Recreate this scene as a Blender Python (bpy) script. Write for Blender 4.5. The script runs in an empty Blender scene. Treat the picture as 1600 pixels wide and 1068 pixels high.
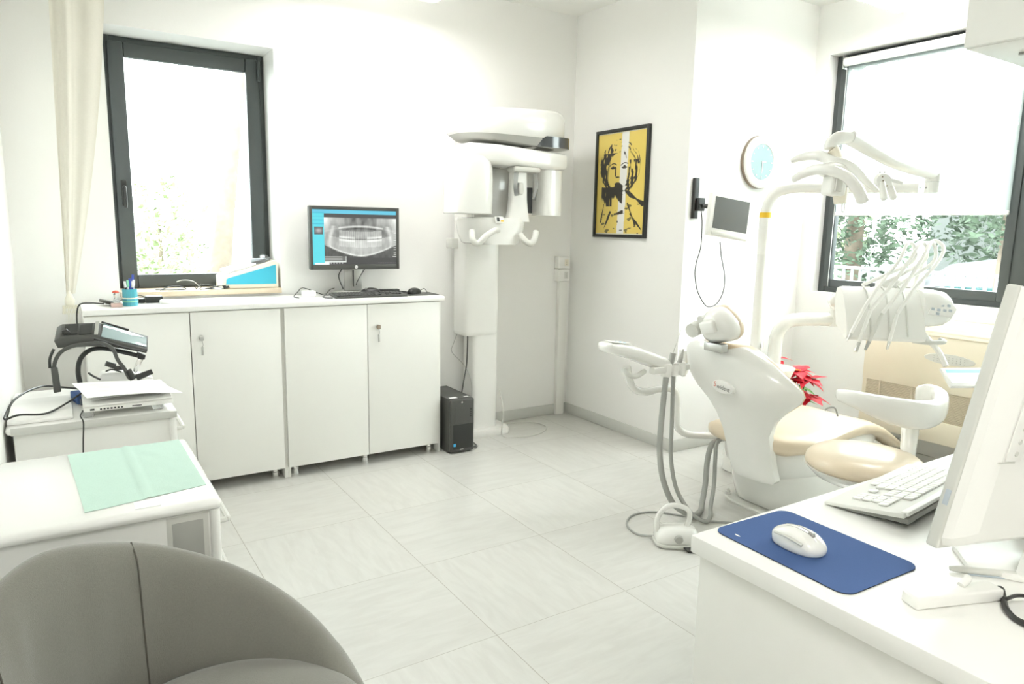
import bpy, bmesh, math, random
from mathutils import Vector, Matrix, noise
random.seed(7)
C = bpy.context.scene.collection
PI = math.pi
R = math.radians
# ---------------------------------------------------------------- materials
def mat(name, col, rough=0.5, metal=0.0, spec=0.5, emit=None, es=1.0, trans=0.0, alpha=1.0, coat=0.0, sheen=0.0, noise_amt=0.0, noise_scale=20.0, bump=0.0, bump_scale=200.0, attr=None, ior=1.45, transl=None):
    m = bpy.data.materials.new(name); m.use_nodes = True
    nt = m.node_tree; b = nt.nodes['Principled BSDF']
    b.inputs['Base Color'].default_value = (*col, 1)
    b.inputs['Roughness'].default_value = rough
    b.inputs['Metallic'].default_value = metal
    b.inputs['Specular IOR Level'].default_value = spec
    b.inputs['Transmission Weight'].default_value = trans
    b.inputs['Alpha'].default_value = alpha
    b.inputs['IOR'].default_value = ior
    b.inputs['Coat Weight'].default_value = coat
    b.inputs['Coat Roughness'].default_value = 0.08
    b.inputs['Sheen Weight'].default_value = sheen
    if emit:
        b.inputs['Emission Color'].default_value = (*emit, 1); b.inputs['Emission Strength'].default_value = es
    tc = nt.nodes.new('ShaderNodeTexCoord')
    if noise_amt > 0:
        n = nt.nodes.new('ShaderNodeTexNoise'); n.inputs['Scale'].default_value = noise_scale; n.inputs['Detail'].default_value = 4
        nt.links.new(tc.outputs['Object'], n.inputs['Vector'])
        mx = nt.nodes.new('ShaderNodeMix'); mx.data_type = 'RGBA'
        mx.inputs['A'].default_value = (*[c*(1-noise_amt) for c in col], 1)
        mx.inputs['B'].default_value = (*[min(1, c*(1+noise_amt)) for c in col], 1)
        nt.links.new(n.outputs['Fac'], mx.inputs['Factor']); nt.links.new(mx.outputs['Result'], b.inputs['Base Color'])
    if bump > 0:
        n2 = nt.nodes.new('ShaderNodeTexNoise'); n2.inputs['Scale'].default_value = bump_scale; n2.inputs['Detail'].default_value = 3
        nt.links.new(tc.outputs['Object'], n2.inputs['Vector'])
        bp = nt.nodes.new('ShaderNodeBump'); bp.inputs['Strength'].default_value = bump; bp.inputs['Distance'].default_value = 0.002
        nt.links.new(n2.outputs['Fac'], bp.inputs['Height']); nt.links.new(bp.outputs['Normal'], b.inputs['Normal'])
    if attr:
        a = nt.nodes.new('ShaderNodeVertexColor'); a.layer_name = 'Col'
        nt.links.new(a.outputs['Color'], b.inputs['Base Color'] if attr == 'base' else b.inputs['Emission Color'])
        if attr == 'emit': b.inputs['Emission Strength'].default_value = es
    return m

M = {}
M['wall'] = mat('wall_paint', (0.85,0.845,0.825), 0.7, bump=0.15, bump_scale=120, noise_amt=0.01, noise_scale=2)
M['ceil'] = mat('ceiling_paint', (0.85,0.845,0.815), 0.8, noise_amt=0.01, noise_scale=2)
M['white'] = mat('white_laminate', (0.80,0.795,0.76), 0.35, noise_amt=0.008, noise_scale=6)
M['white_edge'] = mat('white_gloss_laminate', (0.84,0.835,0.81), 0.22, noise_amt=0.008, noise_scale=6)
M['desk'] = mat('desk_laminate', (0.82,0.815,0.785), 0.3, noise_amt=0.01, noise_scale=9)
M['enamel'] = mat('white_enamel', (0.80,0.795,0.765), 0.22, coat=0.5, noise_amt=0.006)
M['plastic_w'] = mat('white_plastic', (0.82,0.815,0.785), 0.32, noise_amt=0.006)
M['plastic_g'] = mat('light_grey_plastic', (0.62,0.62,0.58), 0.4, noise_amt=0.02)
M['grey'] = mat('grey_plastic', (0.40,0.40,0.375), 0.45, noise_amt=0.03)
M['hose'] = mat('grey_hose', (0.36,0.365,0.345), 0.45, noise_amt=0.04, noise_scale=60)
M['dark'] = mat('dark_plastic', (0.075,0.076,0.07), 0.45, noise_amt=0.06, noise_scale=40)
M['black'] = mat('black_plastic', (0.028,0.029,0.027), 0.4, noise_amt=0.08, noise_scale=40)
M['glossblack'] = mat('gloss_black', (0.06,0.065,0.07), 0.12, coat=0.5)
M['frame'] = mat('anthracite_aluminium', (0.085,0.095,0.095), 0.42, metal=0.2, noise_amt=0.05, noise_scale=10)
M['chrome'] = mat('chrome', (0.75,0.75,0.73), 0.12, metal=1)
M['steel'] = mat('brushed_steel', (0.55,0.55,0.53), 0.35, metal=0.9, noise_amt=0.03)
M['alu'] = mat('aluminium_strip', (0.60,0.60,0.57), 0.38, metal=0.35, noise_amt=0.02)
M['beige'] = mat('beige_leatherette', (0.71,0.60,0.455), 0.32, coat=0.25, bump=0.12, bump_scale=260, noise_amt=0.015)
M['acbeige'] = mat('cream_metal', (0.79,0.725,0.585), 0.45, noise_amt=0.01)
M['acline'] = mat('cream_metal_dark', (0.68,0.61,0.48), 0.5)
M['fabric'] = mat('grey_felt', (0.215,0.208,0.182), 0.95, spec=0.15, sheen=0.4, noise_amt=0.10, noise_scale=260, bump=0.6, bump_scale=700)
M['seam'] = mat('grey_seam', (0.11,0.105,0.09), 0.95, spec=0.1)
M['blue'] = mat('blue_mouse_mat', (0.068,0.122,0.285), 0.85, spec=0.2, noise_amt=0.06, noise_scale=300, bump=0.3, bump_scale=900)
M['rubber'] = mat('black_rubber', (0.02,0.02,0.022), 0.7, noise_amt=0.05)
M['cyan'] = mat('cyan_enamel', (0.06,0.46,0.62), 0.35, noise_amt=0.03)
M['cup'] = mat('aqua_plastic', (0.12,0.55,0.68), 0.2, trans=0.25, noise_amt=0.03)
M['cream'] = mat('cream_plastic', (0.83,0.775,0.66), 0.4, noise_amt=0.01)
M['wood'] = mat('pale_wood', (0.66,0.555,0.42), 0.5, noise_amt=0.12, noise_scale=30)
M['mint'] = mat('mint_paper', (0.53,0.69,0.615), 0.9, spec=0.1, noise_amt=0.03, noise_scale=90, bump=0.2, bump_scale=300)
M['paper'] = mat('paper', (0.86,0.86,0.85), 0.9, spec=0.1, noise_amt=0.01)
M['ink'] = mat('grey_print', (0.55,0.55,0.55), 0.9)
M['curtain'] = mat('cream_curtain', (0.80,0.77,0.69), 0.9, spec=0.1, noise_amt=0.04, noise_scale=150, bump=0.3, bump_scale=500)
M['redplastic'] = mat('red_plastic', (0.62,0.10,0.06), 0.3)
M['pinkplastic'] = mat('pink_clear_plastic', (0.85,0.62,0.56), 0.2, trans=0.3)
M['clear'] = mat('clear_plastic', (0.93,0.95,0.95), 0.08, trans=0.85, ior=1.3)
M['penblue'] = mat('pen_blue', (0.05,0.09,0.45), 0.35)
M['penwhite'] = mat('pen_white', (0.8,0.8,0.82), 0.35)
M['green'] = mat('green_band', (0.25,0.62,0.42), 0.6)
M['skirt'] = mat('grey_skirting', (0.60,0.605,0.575), 0.45, noise_amt=0.02)
M['screen_grey'] = mat('switched_off_screen', (0.13,0.135,0.13), 0.25, coat=0.3)
M['clockface'] = mat('clock_glass_face', (0.26,0.37,0.38), 0.25, coat=0.3, noise_amt=0.12, noise_scale=9)
M['yellow'] = mat('yellow_label', (0.80,0.50,0.03), 0.5)
M['bluebtn'] = mat('blue_button', (0.10,0.42,0.72), 0.4)
M['palebtn'] = mat('grey_button', (0.45,0.50,0.55), 0.4)
M['stickblue'] = mat('blue_sticker', (0.05,0.40,0.72), 0.4)
M['winblue'] = mat('display_blue', (0.1,0.3,0.5), 0.3, emit=(0.10,0.42,0.62), es=0.8)
M['winpale'] = mat('display_pale', (0.5,0.7,0.8), 0.3, emit=(0.62,0.90,1.0), es=1.1)
M['red'] = mat('poinsettia_red', (0.62,0.012,0.03), 0.55, noise_amt=0.25, noise_scale=30)
M['leaf'] = mat('plant_leaf', (0.10,0.27,0.06), 0.5, noise_amt=0.3, noise_scale=30)
M['stem'] = mat('plant_stem', (0.28,0.30,0.10), 0.7, noise_amt=0.1)
M['terra'] = mat('white_pot', (0.78,0.76,0.70), 0.5, noise_amt=0.02)
M['soil'] = mat('soil', (0.06,0.04,0.03), 1.0, noise_amt=0.3)
M['keyunder'] = mat('grey_keyboard_side', (0.25,0.25,0.23), 0.5)
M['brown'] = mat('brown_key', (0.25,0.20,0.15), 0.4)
M['logo_red'] = mat('logo_red', (0.70,0.25,0.20), 0.5)
M['logo_grey'] = mat('logo_grey', (0.22,0.22,0.21), 0.5)
M['keycap'] = mat('white_keycap', (0.85,0.85,0.82), 0.4)
M['keygap'] = mat('keyboard_deck', (0.74,0.74,0.70), 0.5)
M['blackkey'] = mat('black_keycap', (0.05,0.05,0.048), 0.35)
M['panel'] = mat('led_panel', (1,1,1), 0.5, emit=(1.0,0.99,0.965), es=8.0)
M['panel_up_added'] = mat('added_uplight_glow', (1,1,1), 0.5, emit=(1.0,0.99,0.965), es=1.3)  # added glow for the panel backs, evens out the ambient light
M['tassel'] = mat('cream_tassel', (0.80,0.77,0.66), 0.9, noise_amt=0.05, noise_scale=200)
M['bark'] = mat('bark', (0.16,0.13,0.10), 0.9, noise_amt=0.4, noise_scale=6)
M['foliage'] = mat('foliage', (0.060,0.088,0.055), 0.7, noise_amt=0.5, noise_scale=3)
M['foliage_sunlit'] = mat('sunlit_foliage', (0.27,0.32,0.18), 0.7, noise_amt=0.4, noise_scale=3)  # sunlight on the leaves is put into this lighter colour
M['asphalt'] = mat('asphalt', (0.08,0.085,0.085), 0.9, noise_amt=0.1, noise_scale=4)
M['render_wall'] = mat('grey_render', (0.12,0.128,0.122), 0.9, noise_amt=0.1, noise_scale=2)
M['fence'] = mat('white_railing', (0.21,0.22,0.22), 0.5)
M['carpaint'] = mat('dark_teal_paint', (0.03,0.09,0.09), 0.25, coat=0.6)

def glass_mat():
    m = bpy.data.materials.new('window_glass'); m.use_nodes = True; nt = m.node_tree; nt.nodes.clear()
    o = nt.nodes.new('ShaderNodeOutputMaterial'); t = nt.nodes.new('ShaderNodeBsdfTransparent'); t.inputs['Color'].default_value = (0.93,0.97,0.96,1)
    g = nt.nodes.new('ShaderNodeBsdfGlossy'); g.inputs['Roughness'].default_value = 0.02
    lw = nt.nodes.new('ShaderNodeLayerWeight'); lw.inputs[0].default_value = 0.5
    f = nt.nodes.new('ShaderNodeMath'); f.operation = 'POWER'; f.inputs[1].default_value = 4.5; nt.links.new(lw.outputs['Facing'], f.inputs[0])
    mx = nt.nodes.new('ShaderNodeMixShader'); nt.links.new(f.outputs[0], mx.inputs[0]); nt.links.new(t.outputs[0], mx.inputs[1]); nt.links.new(g.outputs[0], mx.inputs[2])
    nt.links.new(mx.outputs[0], o.inputs[0]); return m
M['glass'] = glass_mat()
def blind_mat():
    m = bpy.data.materials.new('translucent_blind'); m.use_nodes = True; nt = m.node_tree; nt.nodes.clear()
    o = nt.nodes.new('ShaderNodeOutputMaterial'); t = nt.nodes.new('ShaderNodeBsdfTranslucent'); t.inputs['Color'].default_value = (0.42,0.455,0.45,1)
    d = nt.nodes.new('ShaderNodeBsdfDiffuse'); d.inputs['Color'].default_value = (0.85,0.88,0.86,1)
    tr = nt.nodes.new('ShaderNodeBsdfTransparent'); tr.inputs['Color'].default_value = (0.95,1,0.99,1)
    mx = nt.nodes.new('ShaderNodeMixShader'); mx.inputs[0].default_value = 0.3
    nt.links.new(t.outputs[0], mx.inputs[1]); nt.links.new(d.outputs[0], mx.inputs[2])
    m2 = nt.nodes.new('ShaderNodeMixShader'); m2.inputs[0].default_value = 0.38
    nt.links.new(mx.outputs[0], m2.inputs[1]); nt.links.new(tr.outputs[0], m2.inputs[2]); nt.links.new(m2.outputs[0], o.inputs[0]); return m
M['blind'] = blind_mat()

def floor_mat():
    m = bpy.data.materials.new('floor_tiles'); m.use_nodes = True; nt = m.node_tree; b = nt.nodes['Principled BSDF']
    N = nt.nodes.new; L = nt.links.new
    tc = N('ShaderNodeTexCoord'); sp = N('ShaderNodeSeparateXYZ'); L(tc.outputs['Object'], sp.inputs[0])
    def ma(op, a, b_=None, c=None):
        n = N('ShaderNodeMath'); n.operation = op
        for i, v in enumerate((a, b_, c)):
            if v is None: continue
            if isinstance(v, (int, float)): n.inputs[i].default_value = v
            else: L(v, n.inputs[i])
        return n.outputs[0]
    gx = ma('DIVIDE', sp.outputs[0], 0.6); gy = ma('DIVIDE', sp.outputs[1], 0.6)
    def line(g, w):
        f = ma('FRACT', ma('ADD', g, 100.0)); d = ma('MINIMUM', f, ma('SUBTRACT', 1.0, f)); return ma('LESS_THAN', d, w)
    ln = ma('MAXIMUM', line(gx, 0.0026), line(gy, 0.0019))
    par = ma('MODULO', ma('ADD', ma('FLOOR', ma('ADD', gx, 100.0)), ma('FLOOR', ma('ADD', gy, 100.0))), 2.0)
    def streak(sx, sy):
        mp = N('ShaderNodeMapping'); mp.inputs['Scale'].default_value = (sx, sy, 1); L(tc.outputs['Object'], mp.inputs[0])
        n = N('ShaderNodeTexNoise'); n.inputs['Scale'].default_value = 1.0; n.inputs['Detail'].default_value = 6; n.inputs['Roughness'].default_value = 0.6; n.inputs['Distortion'].default_value = 0.6
        L(mp.outputs[0], n.inputs['Vector']); return n.outputs['Fac']
    s1 = streak(5, 26); s2 = streak(26, 5)
    mx = N('ShaderNodeMix'); L(par, mx.inputs[0]); L(s1, mx.inputs[2]); L(s2, mx.inputs[3])
    cr = N('ShaderNodeValToRGB'); L(mx.outputs[0], cr.inputs[0])
    e = cr.color_ramp.elements; e[0].position = 0.36; e[0].color = (0.56,0.552,0.523,1); e[1].position = 0.62; e[1].color = (0.605,0.60,0.57,1)
    wn = N('ShaderNodeTexWhiteNoise'); wn.noise_dimensions = '2D'; cb = N('ShaderNodeCombineXYZ')
    L(ma('FLOOR', gx), cb.inputs[0]); L(ma('FLOOR', gy), cb.inputs[1]); L(cb.outputs[0], wn.inputs['Vector'])
    hv = N('ShaderNodeHueSaturation'); L(cr.outputs[0], hv.inputs['Color']); L(ma('ADD', ma('MULTIPLY', wn.outputs['Value'], 0.05), 0.975), hv.inputs['Value'])
    m2 = N('ShaderNodeMix'); m2.data_type = 'RGBA'; L(ln, m2.inputs['Factor']); L(hv.outputs[0], m2.inputs['A']); m2.inputs['B'].default_value = (0.36,0.34,0.30,1)
    L(m2.outputs['Result'], b.inputs['Base Color']); b.inputs['Roughness'].default_value = 0.30
    return m
M['floor'] = floor_mat()

# ---------------------------------------------------------------- mesh helpers
def V(*a): return Vector(a)
class MB:
    def __init__(s): s.bm = bmesh.new(); s.mats = []
    def _t(s, vs, mtx):
        if mtx is not None: bmesh.ops.transform(s.bm, matrix=mtx, verts=vs)
    def box(s, a, b, bev=0.0, seg=2, mtx=None):
        a, b = Vector([min(p,q) for p,q in zip(a,b)]), Vector([max(p,q) for p,q in zip(a,b)])
        vs = [s.bm.verts.new((x,y,z)) for x in (a.x,b.x) for y in (a.y,b.y) for z in (a.z,b.z)]
        fs = [s.bm.faces.new([vs[i] for i in f]) for f in ((0,1,3,2),(4,6,7,5),(0,4,5,1),(2,3,7,6),(0,2,6,4),(1,5,7,3))]
        if bev > 0:
            bev = min(bev, 0.49*min(b-a))
            r = bmesh.ops.bevel(s.bm, geom=list({e for f in fs for e in f.edges}), offset=bev, segments=seg, profile=0.5, affect='EDGES')
            vs = list({v for f in r['faces'] for v in f.verts} | {v for v in vs if v.is_valid})
        s._t(vs, mtx); return s
    def obox(s, c, size, rot=(0,0,0), bev=0.0, seg=2):
        from mathutils import Euler
        h = Vector(size)/2; mt = Matrix.Translation(Vector(c)) @ Euler(rot).to_matrix().to_4x4()
        return s.box(-h, h, bev, seg, mt)
    def ring(s, pts): return [s.bm.verts.new(p) for p in pts]
    def loft(s, rings, cap=True, closed=True):
        R_ = [s.ring(r) for r in rings]; n = len(R_[0])
        for a, b in zip(R_, R_[1:]):
            for i in range(n if closed else n-1):
                j = (i+1) % n
                try: s.bm.faces.new((a[i], a[j], b[j], b[i]))
                except ValueError: pass
        if cap and closed:
            s.bm.faces.new(list(reversed(R_[0]))); s.bm.faces.new(R_[-1])
        return s
    def cyl(s, p0, p1, r0, r1=None, n=20, cap=True):
        r1 = r0 if r1 is None else r1; p0 = Vector(p0); p1 = Vector(p1); d = (p1-p0).normalized(); u = d.orthogonal().normalized(); w = d.cross(u)
        return s.loft([[p + (u*math.cos(2*PI*i/n) + w*math.sin(2*PI*i/n))*r for i in range(n)] for p, r in ((p0,r0),(p1,r1))], cap)
    def lathe(s, prof, c=(0,0,0), axis=(0,0,1), n=28, sx=1, sy=1):
        q = Vector((0,0,1)).rotation_difference(Vector(axis).normalized()).to_matrix(); c = Vector(c)
        return s.loft([[c + q @ Vector((max(r,1e-4)*sx*math.cos(2*PI*i/n), max(r,1e-4)*sy*math.sin(2*PI*i/n), z)) for i in range(n)] for r, z in prof], True)
    def tube(s, pts, r, n=10, sm=6, cap=True, flat=None):
        P = smooth(pts, sm) if sm > 1 and len(pts) > 2 else [Vector(p) for p in pts]
        m_ = len(P); rings = []; u = None
        for i, p in enumerate(P):
            d = (P[min(i+1,m_-1)] - P[max(i-1,0)]).normalized()
            u = d.orthogonal().normalized() if u is None else (u - d*u.dot(d)).normalized()
            w = d.cross(u); rr = r if not callable(r) else r(i/(m_-1))
            if flat: 
                up = Vector(flat[1]); up = (up - d*up.dot(d)).normalized(); w2 = d.cross(up)
                rings.append([p + up*math.cos(2*PI*k/n)*rr*flat[0] + w2*math.sin(2*PI*k/n)*rr for k in range(n)])
            else: rings.append([p + (u*math.cos(2*PI*k/n) + w*math.sin(2*PI*k/n))*rr for k in range(n)])
        return s.loft(rings, cap)
    def prism(s, pts, d, bev=0):       # pts: 3D polygon, d: extrusion vector
        d = Vector(d); a = [s.bm.verts.new(p) for p in pts]; b = [s.bm.verts.new(Vector(p)+d) for p in pts]; n = len(a)
        fs = [s.bm.faces.new(a), s.bm.faces.new(list(reversed(b)))]
        for i in range(n): fs.append(s.bm.faces.new((a[i], b[i], b[(i+1)%n], a[(i+1)%n])))
        if bev: bmesh.ops.bevel(s.bm, geom=list({e for f in fs for e in f.edges}), offset=bev, segments=2, profile=0.5, affect='EDGES')
        return s
    def sphere(s, c, r, sc=(1,1,1), n=16):
        mt = Matrix.Translation(Vector(c)) @ Matrix.Diagonal((*[r*k for k in sc], 1))
        bmesh.ops.create_uvsphere(s.bm, u_segments=n, v_segments=max(6, n*2//3), radius=1, matrix=mt); return s
    def quad(s, *p): s.bm.faces.new([s.bm.verts.new(q) for q in p]); return s
    def xform(s, mt): bmesh.ops.transform(s.bm, matrix=mt, verts=s.bm.verts); return s
def smooth(pts, k=6):
    P = [Vector(p) for p in pts]; o = []
    for i in range(len(P)-1):
        a = P[i-1] if i else P[0]*2-P[1]; b, c = P[i], P[i+1]; d = P[i+2] if i+2 < len(P) else P[-1]*2-P[-2]
        for j in range(k):
            t = j/k; o.append(0.5*((2*b)+(c-a)*t+(2*a-5*b+4*c-d)*t*t+(3*b-a-3*c+d)*t**3))
    o.append(P[-1]); return o
def sgp(v, e): return math.copysign(abs(v)**e, v)
def supr(c, a, b, e=2.5, n=32, plane='xy', ph=0.0):
    o = []
    for i in range(n):
        t = 2*PI*i/n + ph; u = a*sgp(math.cos(t), 2/e); w = b*sgp(math.sin(t), 2/e); c_ = Vector(c)
        o.append(c_ + (V(u,w,0) if plane == 'xy' else V(0,u,w) if plane == 'yz' else V(u,0,w)))
    return o
def tagit(o, label=None, cat=None, group=None, kind=None):
    if label: o['label'] = label
    if cat: o['category'] = cat
    if group: o['group'] = group
    if kind: o['kind'] = kind
    return o
def finish(name, mb, m, ang=38, smooth_=True, subd=0):
    bm = mb.bm; bmesh.ops.remove_doubles(bm, verts=bm.verts, dist=1e-6)
    bmesh.ops.recalc_face_normals(bm, faces=bm.faces)
    if smooth_:
        for f in bm.faces: f.smooth = True
        for e in bm.edges:
            if len(e.link_faces) != 2 or e.calc_face_angle(0) > R(ang): e.smooth = False
    me = bpy.data.meshes.new(name); bm.to_mesh(me); bm.free(); me.materials.append(m if not isinstance(m, str) else M[m])
    o = bpy.data.objects.new(name, me)
    if subd: md = o.modifiers.new('s', 'SUBSURF'); md.levels = subd; md.render_levels = subd
    return o
def root(o):
    while o.parent: o = o.parent
    return o
def rmat(o): return Matrix.Translation(o.location) @ o.rotation_euler.to_matrix().to_4x4()
def thing(name, label, cat, loc, rz=0, group=None):
    o = bpy.data.objects.new(name, None); o.empty_display_size = 0.05; o.location = loc; o.rotation_euler = (0,0,rz); C.objects.link(o)
    return tagit(o, label, cat, group)
def part(name, mb, m, parent, local=False, label=None, ang=38, subd=0, smooth_=True):
    if not local: mb.xform(rmat(root(parent)).inverted())
    o = finish(name, mb, m, ang, smooth_, subd); C.objects.link(o); o.parent = parent
    if label: o['label'] = label
    return o
def solo(name, mb, m, label, cat, group=None, ang=38, kind=None, subd=0, smooth_=True):
    co = [v.co for v in mb.bm.verts]
    lo = [min(c[i] for c in co) for i in range(3)]; hi = [max(c[i] for c in co) for i in range(3)]
    L = Vector(((lo[0]+hi[0])/2, (lo[1]+hi[1])/2, lo[2])) if kind != 'structure' else Vector((0,0,0))
    mb.xform(Matrix.Translation(-L)); o = finish(name, mb, m, ang, smooth_, subd); o.location = L; C.objects.link(o)
    return tagit(o, label, cat, group, kind)
def struct(name, mb, m, parent=None, ang=38):
    if parent: return part(name, mb, m, parent, ang=ang)
    return solo(name, mb, m, None, None, kind='structure', ang=ang)
def copy_tree(o, parent=None):
    c = o.copy(); C.objects.link(c); c.parent = parent
    for ch in list(o.children): copy_tree(ch, c)
    return c
def textmesh(s, size, mtx, depth=0.0005):
    cu = bpy.data.curves.new('t', 'FONT'); cu.body = s; cu.size = size; cu.extrude = depth; cu.align_x = 'CENTER'; cu.align_y = 'CENTER'; cu.resolution_u = 3
    o = bpy.data.objects.new('t', cu); C.objects.link(o); bpy.context.view_layer.update()
    me = bpy.data.meshes.new_from_object(o.evaluated_get(bpy.context.evaluated_depsgraph_get()))
    mb = MB(); mb.bm.from_mesh(me); mb.xform(mtx)
    bpy.data.objects.remove(o); bpy.data.curves.remove(cu); bpy.data.meshes.remove(me); return mb
def frame_mtx(o, x, y):      # local x,y axes -> world
    x = Vector(x).normalized(); y = Vector(y).normalized(); z = x.cross(y)
    return Matrix(((x.x,y.x,z.x,o[0]),(x.y,y.y,z.y,o[1]),(x.z,y.z,z.z,o[2]),(0,0,0,1)))
def picture(nx, nz, w, h, fn):  # grid in local x (w) and y (h) with per-face colour fn(u,v), v up
    mb = MB(); bm = mb.bm
    g = [[bm.verts.new((w*(i/nx-0.5), h*(j/nz-0.5), 0)) for j in range(nz+1)] for i in range(nx+1)]
    cl = bm.loops.layers.float_color.new('Col')
    for i in range(nx):
        for j in range(nz):
            f = bm.faces.new((g[i][j], g[i+1][j], g[i+1][j+1], g[i][j+1])); c = fn((i+.5)/nx, (j+.5)/nz)
            for l in f.loops: l[cl] = (*c, 1)
    return mb
# ================================================================= THE ROOM
XL, XP, XW, YB, YT, ZC, YN = -0.80, 2.665, 3.83, 1.143, -0.01, 2.93, -4.3
m_ = MB().box((XL-0.2, YN-0.2, -0.1), (XW+0.3, YB+0.35, 0.0)); struct('floor', m_, 'floor')
m_ = MB().box((XL-0.2, YN-0.2, ZC), (XW+0.3, YB+0.35, ZC+0.1)); struct('ceiling', m_, 'ceil')
W1 = (-0.345, 0.50, 1.012, 2.40)
m_ = MB(); T = 0.30
m_.box((XL-0.2, YB, 0), (W1[0], YB+T, ZC)).box((W1[1], YB, 0), (XP+0.15, YB+T, ZC)).box((W1[0], YB, 0), (W1[1], YB+T, W1[2])).box((W1[0], YB, W1[3]), (W1[1], YB+T, ZC))
struct('wall_back', m_, 'wall')
struct('wall_left', MB().box((XL-0.15, YN, 0), (XL, YB, ZC)), 'wall')
struct('wall_picture_side', MB().box((XP, YT, 0), (XP+0.15, YB, ZC)), 'wall')
struct('wall_alcove', MB().box((XP+0.15, YT, 0), (XW+0.25, YT+0.15, ZC)), 'wall')
W2 = (-2.45, -0.115, 1.02, 2.60)   # y0,y1,z0,z1
m_ = MB(); T2 = 0.2
m_.box((XW, W2[1], 0), (XW+T2, YT, ZC)).box((XW, YN, 0), (XW+T2, W2[0], ZC)).box((XW, W2[0], 0), (XW+T2, W2[1], W2[2])).box((XW, W2[0], W2[3]), (XW+T2, W2[1], ZC))
struct('wall_right', m_, 'wall')
struct('wall_front', MB().box((XL-0.15, YN-0.15, 0), (XW+0.2, YN, ZC)), 'wall')
struct('wall_partition', MB().box((2.02, YN, 0), (2.12, -2.40, ZC)), 'wall')
# skirting
def skirt(name, a, b, nx, ny):
    m = MB(); t = 0.012
    x0, x1 = sorted((a[0], b[0])); y0, y1 = sorted((a[1], b[1]))
    if ny: m.box((x0, y0, 0.0), (x1, y0+ny*t, 0.08), 0.003) if ny > 0 else m.box((x0, y0+ny*t, 0), (x1, y0, 0.08), 0.003)
    else: m.box((x0+nx*t, y0, 0.0), (x0, y1, 0.08), 0.003)
    struct(name, m, 'skirt')
skirt('baseboard_back', (1.40, YB), (XP-0.012, YB), 0, -1)
skirt('baseboard_picture_side', (XP, YT-0.012), (XP, YB), -1, 0)
skirt('baseboard_alcove', (XP, YT), (XW-0.012, YT), 0, -1)
skirt('baseboard_right', (XW, YN), (XW, YT), -1, 0)
# ---- left window
def bars(m, axis, u0, u1, v0, v1, d0, d1, w, bev=0.004):
    def bb(ua, ub, va, vb):
        if axis == 'y': m.box((ua, d0, va), (ub, d1, vb), bev)
        else: m.box((d0, ua, va), (d1, ub, vb), bev)
    bb(u0, u0+w, v0, v1); bb(u1-w, u1, v0, v1); bb(u0+w, u1-w, v0, v0+w); bb(u0+w, u1-w, v1-w, v1)
w1 = thing('window_1', None, None, (0.08, 1.40, W1[2])); w1['kind'] = 'structure'
m_ = MB(); bars(m_, 'y', W1[0], W1[1], W1[2], W1[3], 1.385, 1.44, 0.04); part('window_frame', m_, 'frame', w1)
m_ = MB(); bars(m_, 'y', W1[0]+0.03, W1[1]-0.03, W1[2]+0.03, W1[3]-0.03, 1.360, 1.40, 0.078, 0.008)
sash = part('window_sash', m_, 'frame', w1)
m_ = MB().box((W1[0]+0.1, 1.385, W1[2]+0.1), (W1[1]-0.1, 1.391, W1[3]-0.1)); part('pane', m_, 'glass', w1)
hx = W1[0]+0.068
m_ = MB().box((hx-0.014, 1.350, 1.50), (hx+0.014, 1.362, 1.64), 0.004).tube([(hx,1.352,1.60),(hx,1.315,1.60),(hx,1.312,1.575),(hx,1.312,1.49)], 0.0085, 10, 4)
part('window_handle', m_, 'black', sash)
m_ = MB().cyl((W1[1]-0.035,1.355,2.25),(W1[1]-0.035,1.355,2.36),0.009).cyl((W1[1]-0.035,1.355,1.10),(W1[1]-0.035,1.355,1.2),0.009); part('hinge', m_, 'frame', w1)
m_ = MB().box((W1[0]+0.002, 1.118, 1.0125), (W1[1]+0.0-0.002, 1.384, 1.042), 0.003)
solo('windowsill_board', m_, 'wood', None, None, kind='structure').name = 'window_1_sill'
# ---- right window
w2 = thing('window_2', None, None, (3.93, -1.2, W2[2])); w2['kind'] = 'structure'
m_ = MB(); bars(m_, 'x', W2[0], W2[1], W2[2], W2[3], 3.92, 3.99, 0.05); m_.box((3.915, -1.40, W2[2]+0.02), (3.995, -1.30, W2[3]-0.02), 0.004); part('window_frame', m_, 'frame', w2)
m_ = MB(); bars(m_, 'x', -1.31, W2[1]-0.04, W2[2]+0.035, W2[3]-0.035, 3.905, 3.95, 0.055, 0.006); part('window_sash', m_, 'frame', w2)
m_ = MB(); bars(m_, 'x', W2[0]+0.04, -1.39, W2[2]+0.035, W2[3]-0.035, 3.905, 3.95, 0.055, 0.006); part('window_sash', m_, 'frame', w2)
part('pane', MB().box((3.935, -1.27, W2[2]+0.08), (3.941, W2[1]-0.085, W2[3]-0.08)), 'glass', w2)
part('pane', MB().box((3.935, W2[0]+0.085, W2[2]+0.08), (3.941, -1.435, W2[3]-0.08)), 'glass', w2)
# roller blind
bl = thing('roller_blind', 'white translucent roller blind half lowered over the right hand window', 'blind', (3.875, -0.72, 1.55))
part('roller_tube', MB().cyl((3.872,-1.285,2.545),(3.872,-0.205,2.545),0.028), 'plastic_w', bl)
part('blind_fabric', MB().box((3.8935,-1.272,1.565),(3.8945,-0.215,2.545)), 'blind', bl)
part('bottom_bar', MB().box((3.888,-1.274,1.545),(3.900,-0.213,1.57),0.004), 'plastic_w', bl)
part('bracket', MB().box((3.850,-0.204,2.50),(3.90,-0.198,2.585),0.002), 'steel', bl)
part('bracket', MB().box((3.850,-1.292,2.50),(3.90,-1.286,2.585),0.002), 'steel', bl)
part('guide_cord', MB().cyl((3.893,-0.206,1.06),(3.893,-0.206,2.5),0.003,n=8), 'steel', bl)
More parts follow.
